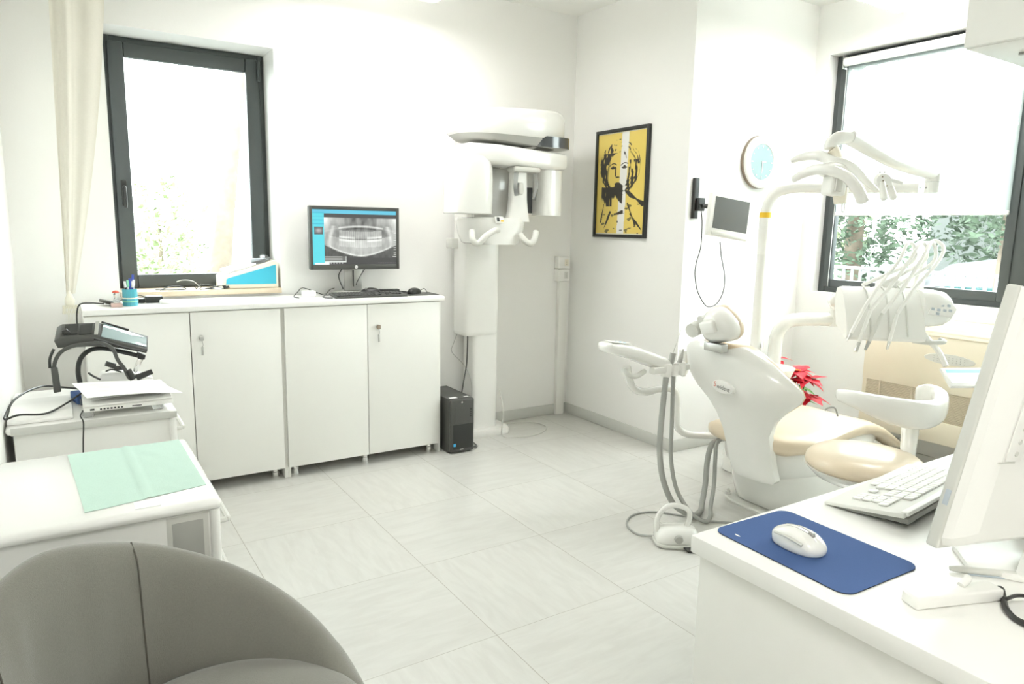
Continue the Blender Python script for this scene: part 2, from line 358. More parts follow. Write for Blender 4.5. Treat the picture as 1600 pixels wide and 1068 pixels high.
# ---- light panels
def panel(x0, y0, lab, s=0.6):
    t = thing('led_panel_light', lab, 'ceiling light', (x0+s/2, y0+s/2, 2.70), 0, 'square hanging led panels')
    m = MB(); b = 0.012
    m.box((x0,y0,2.70),(x0+s,y0+b,2.725)).box((x0,y0+s-b,2.70),(x0+s,y0+s,2.725)).box((x0,y0+b,2.70),(x0+b,y0+s-b,2.725)).box((x0+s-b,y0+b,2.70),(x0+s,y0+s-b,2.725)).box((x0,y0,2.7255),(x0+s,y0+s,2.735))
    part('panel_frame', m, 'plastic_w', t)
    part('diffuser', MB().box((x0+b,y0+b,2.703),(x0+s-b,y0+s-b,2.712)), 'panel', t)
    part('added_uplight', MB().box((x0+b,y0+b,2.7355),(x0+s-b,y0+s-b,2.738)), 'panel_up_added', t)  # glowing sheet added on top to bounce light off the ceiling
    for i in (0.08, s-0.08):
        for j in (0.08, s-0.08): part('suspension_wire', MB().cyl((x0+i,y0+j,2.733),(x0+i,y0+j,2.93),0.0015,n=6), 'steel', t)
panel(0.745, 0.18, 'bright square led panel hanging over the white cabinets by the x-ray machine')
panel(-0.55, -3.9, 'added unseen led panel brightening the near end of the room')  # lamp added out of view to lift the dark near end
panel(3.03, -1.265, 'bright square led panel hanging in the alcove near the blind')

# ================================================================= BACK CABINETS
CF = 0.72
top = MB().box((-0.535, 0.705, 0.972), (1.372, 1.1165, 1.0), 0.004)
solo('cabinet_worktop', top, 'white_edge', 'long white worktop spanning both low cabinets under the window', 'worktop')
def key_lock(door, x, z, hang, fob=False):
    l = part('lock', MB().cyl((x,CF-0.001,z),(x,CF-0.012,z),0.013,0.012), 'chrome', door)
def cabinet(x0, x1, lab, lockx, lx):
    t = thing('storage_cabinet', lab, 'cabinet', ((x0+x1)/2, 0.93, 0), 0, 'white low cabinets along the back wall')
    m = MB(); m.box((x0,0.742,0.0),(x0+0.018,1.125,0.971),0.001).box((x1-0.018,0.742,0.0),(x1,1.125,0.971),0.001)
    m.box((x0+0.018,0.742,0.07),(x1-0.018,1.12,0.088)).box((x0+0.018,0.742,0.95),(x1-0.018,1.12,0.971)).box((x0+0.018,1.108,0.088),(x1-0.018,1.12,0.95)).box((x0+0.018,0.75,0.5),(x1-0.018,1.108,0.518))
    part('body', m, 'white', t)
    xm = lockx
    d1 = part('door', MB().box((x0+0.002,CF,0.064),(xm-0.002,CF+0.018,0.966),0.0015), 'white', t)
    d2 = part('door', MB().box((xm+0.002,CF,0.064),(x1-0.020,CF+0.018,0.966),0.0015), 'white', t)
    for x in (x0+0.055, x1-0.055, xm):
        for y in (0.80, 1.06):
            part('foot', MB().lathe([(0.019,0.07),(0.019,0.03),(0.022,0.028),(0.024,0.0)], (x,y,0), n=16), 'chrome', t)
    kl = part('lock', MB().cyl((lx,CF-0.0005,0.835),(lx,CF-0.014,0.835),0.014,0.012), 'chrome', d2)
    kf = MB().box((lx-0.010,CF-0.030,0.822),(lx+0.010,CF-0.0145,0.846),0.004); part('key', kf, 'steel' if lx < 0.5 else 'brown', d2)
    k2 = MB().tube([(lx,CF-0.026,0.822),(lx+0.004,CF-0.026,0.80),(lx,CF-0.022,0.79)],0.0015,6,3).box((lx-0.005,CF-0.024,0.745),(lx+0.006,CF-0.018,0.79),0.002); part('spare_key', k2, 'grey' if lx < 0.5 else 'steel', d2)
cabinet(-0.53, 0.4, 'left low white two door cabinet, partly hidden behind the desktop carts', -0.071, -0.022)
cabinet(0.4, 1.362, 'right low white two door cabinet beside the black computer tower', 0.877, 0.938)
# ================================================================= CURTAIN
cu = thing('tieback_curtain', 'cream curtain gathered to the left of the window with tasselled tieback', 'curtain', (-0.56, 0.93, 0.95))
rings = []
for k in range(25):
    t = k/24; z = 2.90 + (1.06-2.90)*t
    xr = -0.325 + (-0.345+0.325)*min(1,t/0.2); e = t**1.35
    x1 = -0.318 - 0.235*(t**1.7); x0 = -0.555 - 0.035*t; 
    if t > 0.55: x1 = x1
    r = []
    n = 44
    for i in range(n):
        u = i/(n-1); x = x0 + (x1-x0)*u; amp = 0.012*(1-0.4*t)*(1.0 if u < 0.45 else 0.45); r.append(V(x, 0.93 + amp*math.sin(u*9*PI*0.5+0.4) + 0.003*math.sin(u*38)*(u < 0.45), z))
    rings.append(r + [V(p.x, p.y+0.004, p.z) for p in reversed(r)])
m_ = MB().loft(rings); part('drape', m_, 'curtain', cu)
ts = MB().lathe([(0.006,0.07),(0.012,0.05),(0.020,0.03),(0.022,0.012),(0.018,0.0),(0.014,-0.003),(0.0,-0.003)], (-0.578,0.93,1.005), n=20)
part('tieback', ts, 'tassel', cu)
ts = MB()
for i in range(26):
    a = 2*PI*i/26; ts.cyl((-0.578+0.030*math.cos(a),0.93+0.030*math.sin(a),1.003),(-0.578+0.034*math.cos(a+.2),0.93+0.034*math.sin(a+.2),0.962),0.0022,0.0012,6)
for i in range(7): ts.cyl((-0.578-0.015+i*0.005,0.93,1.0),(-0.578-0.02+i*0.007,0.93,0.90-0.01*(i%3)),0.0008,n=5)
part('fringe', ts, 'tassel', cu)

# ================================================================= WORKTOP ITEMS
# router / hard disk
solo('external_drive', MB().xform(Matrix()).obox((-0.405,0.895,1.014),(0.075,0.12,0.016),(0,R(14),R(12)),0.004), 'dark', 'dark grey hard drive case tilted against the stamp at left worktop end', 'hard drive')
st = thing('ink_stamp', 'self inking stamp with clear grip, red cap and pink base beside pen cup', 'stamp', (-0.385,0.80,1.0))
part('base', MB().box((-0.410,0.780,1.0005),(-0.362,0.822,1.020),0.003), 'pinkplastic', st)
part('housing', MB().box((-0.400,0.786,1.0205),(-0.372,0.816,1.034),0.003), 'clear', st)
part('stem', MB().lathe([(0.011,0),(0.008,0.015),(0.012,0.034),(0.0,0.034)],(-0.386,0.801,1.0345)), 'clear', st)
part('cap', MB().lathe([(0.014,0),(0.016,0.004),(0.011,0.011),(0.0,0.013)],(-0.386,0.801,1.069)), 'redplastic', st)
cx, cy = -0.322, 0.84
cp = thing('pen_cup', 'aqua blue plastic pen cup with elastic bands at left of window', 'pen cup', (cx,cy,1.0))
part('cup', MB().lathe([(0.0,0.0),(0.033,0.0),(0.034,0.003),(0.034,0.083),(0.0315,0.083),(0.0315,0.005),(0.0,0.005)],(cx,cy,1.0005),n=12), 'cup', cp, ang=20)
for z, mm in ((1.036,'tassel'),(1.020,'green')):
    part('elastic_band', MB().lathe([(0.0345,0),(0.0362,0.001),(0.0362,0.005),(0.0345,0.006)],(cx,cy,z),n=12), mm, cp, label='cream elastic band' if mm == 'tassel' else 'green elastic band')
pens = [(-0.012,0.004,-0.35,0.1,'black','penwhite','black pen with white cap leaning left in the cup'),(-0.002,-0.012,-0.2,-0.1,'penwhite','green','white pen with green band in the cup'),(0.006,0.012,-0.02,0.1,'penblue','penblue','dark blue pen standing upright in the cup'),
        (0.015,-0.01,0.1,0.0,'penblue','penwhite','blue marker with pale end at the front of the cup'),(0.018,0.006,0.2,0.15,'penwhite','penwhite','white pen leaning right in the cup'),(0.01,0.018,0.26,0.22,'penblue','penblue','blue pen sticking up highest at the right of the cup')]
for i,(dx,dy,lx,ly,bm_,cm_,lb) in enumerate(pens):
    a = V(cx+dx*0.7, cy+dy*0.7, 1.008); d = V(lx*0.32, ly*0.3, 1).normalized(); L = 0.115+0.006*(i%3) + (0.02 if i == 5 else 0)
    p = thing('pen', lb, 'pen', a, 0, 'pens in the aqua cup')
    part('barrel', MB().cyl(a, a+d*L*0.72, 0.0042, n=10), bm_, p)
    part('cap', MB().cyl(a+d*L*0.721, a+d*L, 0.0052, 0.0045, n=10).cyl(a+d*(L*0.75)+V(0.006,0,0), a+d*(L)+V(0.006,0,0), 0.0012, n=6), cm_, p)
# adapter, white box
solo('power_adapter', MB().box((-0.245,0.93,1.0005),(-0.165,0.985,1.035),0.004), 'black', 'small black power adapter block behind the white charger puck', 'power adapter')
solo('charger_puck', MB().lathe([(0.026,0),(0.029,0.004),(0.029,0.017),(0.024,0.020),(0,0.020)],(-0.158,0.875,1.0005)), 'plastic_w', 'small round white charger puck at left front of windowsill board', 'charger')
solo('black_case', MB().obox((-0.285,0.965,1.012),(0.07,0.06,0.022),(0,0,0.1),0.004), 'black', 'flat black box behind the aqua pen cup', 'box')
# cables
def cordpart(parent, nm, pts, r=0.0025, m='black', sm=6): return part(nm, MB().tube(pts, r, 8, sm), m, parent)
def cable(lab, pts, r=0.0025, m='black', name='cable', cat='cable', sm=6, group=None): return solo(name, MB().tube(pts, r, 8, sm), m, lab, cat, group)
cable('black cable looping off left end of worktop down behind the cabinet', [(-0.435,0.885,1.010),(-0.49,0.87,1.017),(-0.535,0.86,1.015),(-0.552,0.855,0.98),(-0.556,0.855,0.90),(-0.552,0.855,0.82)],0.0035)
cable('thin black cable running from hard drive behind the pen cup', [(-0.37,0.90,1.016),(-0.34,0.915,1.03),(-0.31,0.93,1.04),(-0.27,0.92,1.042),(-0.235,0.915,1.028)],0.0025)
cable('dark cable coiled on the left end of the windowsill board', [(-0.15,1.16,1.045),(-0.10,1.19,1.060),(-0.05,1.17,1.062),(-0.02,1.15,1.048),(-0.07,1.14,1.046),(-0.14,1.15,1.047),(-0.17,1.18,1.046)],0.0028)
cable('thin pale wire arching up from eyeglasses on the windowsill', [(-0.06,1.21,1.085),(-0.03,1.20,1.095),(0.02,1.18,1.090),(0.05,1.16,1.06)],0.0022,'plastic_g')
# glasses / loupes on sill
gl = thing('loupe_glasses', 'tangled dark wire loupe glasses lying on the windowsill board', 'glasses', (0.09,1.17,1.0425))
def torus(c, r, rr, n=20, ax='z', sc=1.0, tilt=0):
    pts = [V(r*math.cos(2*PI*i/n), r*sc*math.sin(2*PI*i/n), 0) for i in range(n)]
    q = {'z':Matrix(), 'x':Matrix.Rotation(PI/2,4,'Y'), 'y':Matrix.Rotation(PI/2,4,'X')}[ax]
    pts = [Matrix.Translation(Vector(c)) @ Matrix.Rotation(tilt,4,'X') @ q @ p for p in pts]; pts.append(pts[0]); return pts
part('lens_rim', MB().tube(torus((0.045,1.16,1.062),0.018,0,ax='y',tilt=0.4),0.002,8,1), 'black', gl)
part('lens_rim', MB().tube(torus((0.105,1.15,1.050),0.024,0,sc=0.7),0.002,8,1), 'black', gl)
part('lens', MB().lathe([(0.0,0),(0.028,0.001),(0.028,0.004),(0,0.005)],(0.13,1.155,1.0435),sx=1.6,sy=0.6), 'winpane' if 'winpane' in M else 'palebtn', gl)
part('temple_arm', MB().tube([(0.03,1.155,1.046),(0.06,1.17,1.068),(0.10,1.19,1.065),(0.16,1.17,1.052),(0.20,1.14,1.048)],0.0024,8), 'black', gl)
part('temple_arm', MB().tube([(0.05,1.13,1.045),(0.09,1.135,1.050),(0.15,1.14,1.062),(0.19,1.16,1.060),(0.21,1.15,1.048)],0.0024,8), 'black', gl)
part('clip_loupe', MB().cyl((0.175,1.15,1.052),(0.205,1.17,1.066),0.010,0.008).cyl((0.18,1.14,1.050),(0.205,1.135,1.056),0.006), 'black', gl)
# thermosealer / blue-side device
dv = thing('bench_device', 'cream wedge shaped bench device with turquoise side panel on windowsill', 'bench device', (0.335,1.2,1.0425))
def dp(pts, y0, y1, bev=0.0): return MB().prism([V(x,y0,z) for x,z in pts], (0,y1-y0,0), bev)
part('housing', dp([(0.168,1.043),(0.488,1.043),(0.488,1.190),(0.478,1.203),(0.462,1.205),(0.190,1.123),(0.170,1.112)], 1.150, 1.330, 0.004), 'cream', dv)
part('side_panel', dp([(0.192,1.068),(0.474,1.066),(0.474,1.180),(0.205,1.104),(0.194,1.097)], 1.1465, 1.1495), 'cyan', dv)
m_ = MB().prism([V(0.19,1.165,1.128),V(0.45,1.165,1.207),V(0.45,1.165,1.222),V(0.19,1.165,1.150)],(0,0.15,0),0.002); part('clear_lid', m_, 'clear', dv)
part('control_row', MB().box((0.34,1.17,1.184),(0.42,1.2,1.214),0.002), 'palebtn', dv)
part('film_roll', MB().cyl((0.43,1.18,1.222),(0.43,1.30,1.222),0.012), 'clear', dv)
# clear holder
solo('clear_dish', MB().box((0.575,0.93,1.0005),(0.645,0.99,1.035),0.003), 'plastic_w', 'small white box standing on worktop left of the monitor', 'box')
cable('black cable bent around the small white box on worktop', [(0.53,0.88,1.004),(0.515,0.93,1.006),(0.55,0.97,1.030),(0.575,1.0,1.045),(0.60,1.01,1.046),(0.645,1.0,1.030),(0.70,0.96,1.008),(0.76,0.955,1.006)],0.0025)
cable('black cable curling on worktop at left of keyboard', [(0.70,0.80,1.004),(0.665,0.83,1.004),(0.67,0.89,1.005),(0.70,0.94,1.006),(0.76,1.03,1.03),(0.80,1.07,1.035)],0.0025)
# ---- monitor 1

MT = Matrix.Translation(V(0.905,0.965,1.155)) @ Matrix.Rotation(R(-4),4,'Z')
mo = thing('computer_monitor', 'black framed monitor on worktop showing a panoramic dental x-ray', 'monitor', (0.92,1.0,1.0))
cordpart(mo, 'signal_cable', [(0.965,0.985,1.155),(0.935,0.97,1.12),(0.905,0.955,1.08),(0.895,0.945,1.062)],0.003)
cordpart(mo, 'power_cable', [(0.855,1.045,1.17),(0.825,1.05,1.12),(0.83,1.05,1.08),(0.85,1.05,1.03)],0.003)
Wm, Hm = 0.548, 0.372
def L(mb): return mb.xform(MT)
part('casing', L(MB().box((-Wm/2,0.006,0),(Wm/2,0.045,Hm),0.006).box((-0.16,0.045,0.06),(0.16,0.07,0.30),0.01)), 'dark', mo)
m_ = MB(); b_ = 0.018; m_.box((-Wm/2,0,0),(-Wm/2+b_,0.006,Hm),0.002).box((Wm/2-b_,0,0),(Wm/2,0.006,Hm),0.002).box((-Wm/2+b_,0,0),(Wm/2-b_,0.006,0.030),0.002).box((-Wm/2+b_,0,Hm-0.020),(Wm/2-b_,0.006,Hm),0.002)
bz = part('bezel', L(m_), 'dark', mo)
def gauss(x, s): return math.exp(-(x/s)**2)
def xray(u, v):
    X = u; Y = v
    if X < 0.135 or (Y > 0.925) :
        c = (0.10,0.62,0.70) if X < 0.135 and Y < 0.93 else (0.12,0.50,0.66)
        if X < 0.135 and Y > 0.72 and int(Y*60) % 4 == 0: c = (0.06,0.45,0.60)
        if 0.018 < X < 0.118 and 0.55 < Y < 0.69:
            g = 0.08 + 0.35*gauss(X-0.07,0.035)*gauss(Y-0.62,0.04); c = (g,g,g)
        if Y < 0.035 and 0.02 < X: c = (0.85,0.87,0.87)
        return c
    if Y < 0.045: 
        if X < 0.19: return (0.85,0.87,0.87)
        g = 0.05 + (0.35 if (X < 0.36 and int(X*90) % 3 == 0 and Y > 0.012) or (X > 0.76 and int(X*140) % 3 == 0 and 0.015 < Y < 0.034) else 0); return (g,g,g)
    if Y > 0.86: return (0.06,0.06,0.06)
    if X < 0.39 and Y < 0.155:
        if X > 0.38 or Y > 0.148 or Y < 0.058: return (0.7,0.75,0.7)
        g = 0.10 + (0.3 if int(Y*110) % 3 == 0 and X < 0.34 else 0.03); return (g,g*1.02,g*0.95)
    if Y < 0.125:
        return (0.06,0.07,0.12) if Y > 0.115 else (0.05,0.05,0.05)
    x = (X-0.565)/0.43; y = (Y-0.125)/0.735      # x -1..1, y 0..1
    ax = abs(x); nz = noise.noise(V(x*9,y*7,1.3))*0.08 + noise.noise(V(x*26,y*9,4.3))*0.05
    g = 0.20 + nz
    g += 0.45*gauss(ax-1.0,0.14)*max(0,y-0.2)*1.2                    # ear sides
    g += 0.20*gauss(y-0.95,0.14)*(1 if ax > 0.45 else 0.25)
    bot = 0.035 + 0.30*ax**1.7 ; top = 0.46+0.12*ax**2               # mandible
    if ax < 0.86:
        if bot < y < top: g += 0.16 + 0.08*gauss(ax,0.5)
        g += 0.28*gauss(y-bot-0.012,0.018)
    ra = 0.60+0.22*(y-0.3); g += 0.30*gauss(ax-(0.88-0.32*max(0,y-0.40)),0.055)*(1 if 0.28 < y < 0.8 else 0)   # ramus
    pal = 0.79-0.14*ax**2; g += 0.40*gauss(y-pal,0.022)*(1 if ax < 0.62 else 0.2)
    g -= 0.12*gauss(y-(pal-0.055),0.02)*(1 if ax < 0.42 else 0)
    occ = 0.455+0.10*ax**2
    if ax < 0.60:
        tw = 0.052; ph = abs(((ax/tw) % 1)-0.5)*2
        if occ < y < occ+0.20: g += 0.20*(1-ph**2) + 0.04
        if occ-0.20 < y < occ: g += 0.16*(1-ph**2) + 0.02
        if 0.18 < ax: g += 0.34*gauss(y-occ-0.035,0.025)+0.30*gauss(y-occ+0.04,0.022)
        g -= 0.34*gauss(y-occ,0.013)
    g -= 0.18*gauss(x,0.42)*gauss(y-0.95,0.12)*(0.5+0.5*math.sin(x*22)) - 0.10*gauss(x,0.02)*(y < 0.45)
    if y < bot-0.02: g = 0.07 + nz*0.5
    if X > 0.965 and int(Y*90) % 4 == 0 and 0.14 < Y < 0.6: g = 0.7
    if X > 0.955 and 0.135 < Y < 0.15: g = 0.8
    if (X-0.44)**2+((Y-0.19)*0.66)**2 < 0.00006: g = 0.9
    g = max(0.03, min(0.85, g)); g = g*1.05
    return (g*0.97, g, g*0.94)
M['xray'] = mat('xray_screen', (0.02,0.02,0.02), 0.3, attr='emit', es=0.42)
sw, sh = Wm-2*b_-0.0005, Hm-0.0505
part('screen', L(picture(150,100,sw,sh,xray).xform(frame_mtx((0,0.0055,0.030+sh/2),(1,0,0),(0,0,1)))), 'xray', mo, smooth_=False)
part('logo', L(MB().cyl((0,-0.0006,0.015),(0,0.0,0.015),0.0095)), 'paper', bz, label='round silver maker badge')
part('logo_lettering', L(textmesh('hp',0.013,frame_mtx((0,-0.0008,0.0155),(1,0,0),(0,0,1)),0.0002)), 'black', bz)
part('stand_neck', L(MB().prism([V(-0.055,0.07,-0.135),V(0.055,0.07,-0.135),V(0.050,0.075,0.12),V(-0.050,0.075,0.12)],(0,0.022,0),0.003)), 'steel', mo)
part('stand_groove', L(MB().box((-0.004,0.0685,-0.11),(0.004,0.0705,-0.01))), 'dark', mo)
part('stand_foot', L(MB().loft([supr((0,0.09,-0.1545+z),0.12*s,0.07*s,3.2) for z,s in ((0,0.98),(0.006,1),(0.012,0.98),(0.018,0.9))])), 'plastic_g', mo)
# keyboard black
def keyboard(name, lab, c, rz, w, d, deckm, keym, nrow, ncol, tilt, thick):
    t = thing(name, lab, 'keyboard', c, rz)
    mt = Matrix.Translation(V(0,0,0.0015+d/2*math.sin(tilt))) @ Matrix.Rotation(tilt,4,'X')
    part('deck', MB().prism([V(-w/2,-d/2,0),V(-w/2,d/2,0),V(-w/2,d/2,thick),V(-w/2,-d/2,thick*0.7)],(w,0,0),0.003).xform(mt), deckm, t, local=True)
    return t, mt
kb, mt = keyboard('computer_keyboard', 'black keyboard lying on worktop in front of the x-ray monitor', (0.935,0.845,1.0), R(-3), 0.44, 0.145, 'dark', 'blackkey', 6, 18, R(2.5), 0.014)
def keys(kb, mt, w, d, z0, z1, nrow, keym, skip):
    from mathutils import Euler
    xs = []
    rows = [[1]*15, [1]*13+[2], [1.5]+[1]*12+[1.5], [1.75]+[1]*11+[2.25], [1.25,1]+[1]*10+[2.75], [1.25,1.25,1.25,6.25,1.25,1.25,1.25,1.25]]
    unit = (w-0.02)*0.66/15; first = None; n = 0
    for r_, row in enumerate(rows):
        y = d/2-0.014-(r_+0.5)*(d-0.022)/6; x = -w/2+0.01; zz = z0+(z1-z0)*((y+d/2)/d)
        items = [(x, k*unit) for k in ()]
        cells = []
        for k in row: cells.append((x, k*unit)); x += k*unit
        xa = -w/2+0.01+15*unit+0.006
        if r_ in (0,1,2) or r_ == 5: cells += [(xa+i*unit, unit) for i in range(3)]
        if r_ == 4: cells += [(xa+unit, unit)]
        xb = xa+3*unit+0.006
        if r_ > 0: cells += [(xb+i*unit, unit) for i in range(4 if r_ in (1,) else 3 if r_ % 2 == 0 else 3)]
        hh = (d-0.022)/6
        for (cx_, cw) in cells:
            if n >= 99: break
            m = MB().box((cx_+0.0012,y-hh/2+0.0012,zz),(cx_+cw-0.0012,y+hh/2-0.0012,zz+0.005),0.0015,1).xform(mt); part('key', m, keym, kb, local=True); n += 1
keys(kb, mt, 0.44, 0.145, 0.0098, 0.014, 6, 'blackkey', 0)
solo('keyboard_mouse_pad', MB().obox((1.275,0.865,1.0022),(0.20,0.17,0.004),(0,0,-0.05),0.0015,1), 'dark', 'thin dark mouse pad at right end of worktop', 'mouse pad')
ms = thing('black_computer_mouse', 'black computer mouse on dark pad at right end of worktop', 'mouse', (1.245,0.872,1.0045))
def mouse_rings(c, L_, W_, H_, rz=0):
    o = []
    for k in range(9):
        f = k/8; s = math.sqrt(max(0.02,1-(f*0.98)**2.6)); o.append(supr((0,-0.004*f,H_*f*1.0),W_/2*s,L_/2*s,2.4,28))
    mt = Matrix.Translation(Vector(c)) @ Matrix.Rotation(rz,4,'Z'); return [[mt @ p for p in r] for r in o]
part('shell', MB().loft(mouse_rings((1.245,0.872,1.005),0.115,0.062,0.036,R(-60))), 'black', ms)
part('cord', MB().tube([(1.29,0.89,1.018),(1.33,0.91,1.03),(1.335,0.88,1.012),(1.32,0.86,1.006)],0.002,8), 'black', ms)
t_ = thing('black_mouse', 'rounded black mouse standing behind keyboard before the monitor stand', 'mouse', (1.0,0.945,1.0005))
part('shell', MB().loft(mouse_rings((0.985,0.945,1.001),0.13,0.075,0.042,R(75))), 'black', t_)
part('scroll_wheel', MB().cyl((0.955,0.935,1.036),(0.955,0.945,1.036),0.008), 'grey', t_)
solo('black_adapter', MB().obox((1.125,0.985,1.014),(0.125,0.045,0.026),(0,0,R(-5)),0.005), 'black', 'long black adapter lying behind keyboard right of monitor stand', 'power adapter')
cable('thick black cable from adapter toward mouse at right of keyboard', [(1.19,0.975,1.012),(1.215,0.955,1.010),(1.23,0.93,1.006),(1.19,0.945,1.006),(1.17,0.955,1.010)],0.004)
# ================================================================= PC TOWER
X0,X1,Y0,Y1,Hp = 1.385,1.553,0.64,1.02,0.355
pc = thing('computer_tower', 'black desktop computer tower on floor at right end of cabinets', 'computer', ((X0+X1)/2,(Y0+Y1)/2,0))
part('case', MB().box((X0,Y0+0.03,0.006),(X1,Y1,Hp),0.006), 'dark', pc)
fr = part('front_cover', MB().box((X0,Y0,0.008),(X1,Y0+0.0295,Hp-0.002),0.012,3).box((X0+0.03,Y0-0.0015,0.20),(X0+0.085,Y0+0.001,0.325),0.001), 'dark', pc)
part('lower_grille', MB().box((X0+0.015,Y0-0.002,0.03),(X1-0.012,Y0+0.001,0.19),0.002), 'black', fr)
part('maker_badge', MB().cyl((1.462,Y0-0.0022,0.333),(1.462,Y0+0.001,0.333),0.006), 'chrome', fr)
part('lower_badge', MB().box((1.45,Y0-0.0028,0.024),(1.474,Y0+0.001,0.030)), 'plastic_g', fr)
part('processor_sticker', MB().box((1.402,Y0-0.0028,0.05),(1.420,Y0+0.001,0.069)), 'stickblue', fr, label='small blue sticker')
part('power_button', MB().cyl((1.526,Y0-0.002,0.283),(1.526,Y0+0.001,0.283),0.007), 'black', fr)
for z in (0.262,0.248,0.235): part('port', MB().box((1.52,Y0-0.001,z),(1.532,Y0+0.001,z+0.006)), 'rubber', fr)
part('top_label', MB().box((1.40,Y0+0.035,Hp),(1.45,Y0+0.065,Hp+0.0006)), 'paper', pc)
part('top_label', MB().box((1.50,Y0+0.035,Hp),(1.53,Y0+0.055,Hp+0.0006)), 'paper', pc)
for x in (X0+0.02,X1-0.02):
    for y in (Y0+0.05,Y1-0.04): part('foot', MB().cyl((x,y,0),(x,y,0.008),0.012), 'rubber', pc)
cable('black cable rising behind the computer tower beside cabinet end', [(1.46,1.03,0.20),(1.455,1.05,0.32),(1.44,1.05,0.42),(1.41,1.06,0.50),(1.38,1.08,0.54)],0.004)
cable('small black cable curving on floor right of computer tower', [(1.55,1.03,0.05),(1.60,0.90,0.02),(1.625,0.76,0.008),(1.60,0.70,0.006),(1.556,0.71,0.006)],0.003)
# survey of the room: camera pose and helpers that give a measured point at a known depth / plane
CAM = V(-0.60926, -3.13355, 1.42046)
cR, cU, cW = V(0.84152798,-0.53988365,0.0188759), V(0.07095497,0.14510281,0.98686907), V(0.53553343,0.8291386,-0.1604155)
def _ray(x, y): return cR*((x-800)/1095.97) - cU*((y-534)/1095.97) + cW
def at(x, y, t): return CAM + _ray(x, y)*t
def atz(x, y, z): d = _ray(x, y); return CAM + d*((z-CAM.z)/d.z)
def aty(x, y, Y): d = _ray(x, y); return CAM + d*((Y-CAM.y)/d.y)
def atx(x, y, X): d = _ray(x, y); return CAM + d*((X-CAM.x)/d.x)
# ================================================================= X-RAY MACHINE
xr = thing('panoramic_xray_machine', 'tall white panoramic dental x-ray machine on column against back wall', 'x-ray machine', (1.78,0.98,0))
part('base_plate', MB().loft([supr((1.80,0.985,z),0.185*s,0.125*s,6,40) for z,s in ((0,0.99),(0.005,1),(0.035,1),(0.048,0.97))]), 'enamel', xr)
part('lower_column', MB().loft([supr((1.80,1.00,z),0.098,0.08,7,40) for z in (0.048,0.78)]), 'enamel', xr)
part('upper_column', MB().loft([supr((1.765,1.01,z),0.132*s,0.10*s,7,40) for z,s in ((0.700,0.93),(0.712,0.99),(0.73,1.0),(1.40,1.0),(1.85,1.0),(1.97,0.98))]), 'enamel', xr)
def slab(poly, z0, z1, r=0.02):   # polygon in plan, rounded edges
    return MB().prism([V(x,y,z0) for x,y in poly], (0,0,z1-z0), r)
# overhead arm
def oval(cx, cy, a, b, e, n=40, x0=None): return supr((cx,cy,0), a, b, e, n)
rg = []
for z,s in ((1.985,0.97),(2.0,1.0),(2.06,1.0),(2.105,0.97),(2.125,0.90),(2.132,0.78)):
    r = supr((1.88,0.83,0),0.395*s,0.22*s,3.0,44); o_ = []
    for p in r:
        f = (p.x-1.48)/0.8; zz = z + (0.045*min(1,max(0,f)) if z > 2.03 else 0.0); o_.append(V(p.x,p.y,zz))
    rg.append(o_)
part('overhead_arm', MB().loft(rg), 'enamel', xr)
rg = []
for z,s in ((1.928,0.80),(1.935,0.88),(1.975,0.955),(1.986,0.955)):
    r = supr((1.88,0.83,0),0.395*s,0.22*s,3.0,44); rg.append([V(p.x,p.y,min(1.986, z + 0.030*max(0,1-(p.x-1.48)/0.5))) for p in r])
part('overhead_underside', MB().loft(rg), 'grey', xr)
part('laser_window', MB().loft([supr((2.115,0.745,z),0.155,0.132,3.2,36) for z in (1.930,1.998)]), 'glossblack', xr)
part('rotation_hub', MB().cyl((1.88,0.80,1.88),(1.88,0.80,1.935),0.075), 'grey', xr)
# C-arm: tube-head, bridge, sensor
def yzrings(st, e=4, n=36):   # st: (x, yc, zc, a(y), b(z))
    return [supr((x,yc,zc),a,b,e,n,'yz') for x,yc,zc,a,b in st]
ca = part('rotating_arm', MB().loft(yzrings([(1.445,0.72,1.845,0.03,0.03),(1.45,0.72,1.845,0.09,0.05),(1.50,0.72,1.855,0.12,0.065),(1.70,0.72,1.862,0.125,0.062),(1.9,0.72,1.855,0.12,0.06),(2.05,0.72,1.85,0.115,0.058),(2.20,0.72,1.848,0.11,0.055),(2.215,0.72,1.848,0.10,0.045)],5)), 'enamel', xr)
rg = []
for z, x0, x1, hw in ((1.50,1.405,1.665,0.105),(1.505,1.400,1.668,0.115),(1.60,1.405,1.668,0.122),(1.70,1.415,1.668,0.124),(1.78,1.432,1.66,0.124),(1.84,1.452,1.64,0.122),(1.88,1.47,1.62,0.115),(1.905,1.49,1.60,0.10)):
    rg.append(supr(((x0+x1)/2,0.72,z),(x1-x0)/2,hw,4.5,36))
part('tube_head', MB().loft(rg), 'enamel', xr)
part('tube_head_window', MB().box((1.6685,0.66,1.51),(1.674,0.80,1.70),0.003).box((1.70,0.84,1.52),(1.765,0.848,1.68),0.002), 'glossblack', xr)
part('sensor_head', MB().loft([supr((2.135,0.76,z),0.085,0.11,5,36) for z in (1.505,1.515,1.79,1.80)]), 'enamel', xr)
part('sensor_glass', MB().obox((1.985,0.77,1.60),(0.115,0.006,0.165),(0,0,R(-12)),0.002), 'glossblack', xr)
part('sensor_wing', MB().obox((2.03,0.80,1.65),(0.10,0.05,0.29),(0,0,R(-12)),0.01), 'plastic_w', xr)
part('back_panel', MB().box((1.67,0.88,1.48),(2.05,0.915,1.80),0.008), 'enamel', xr)
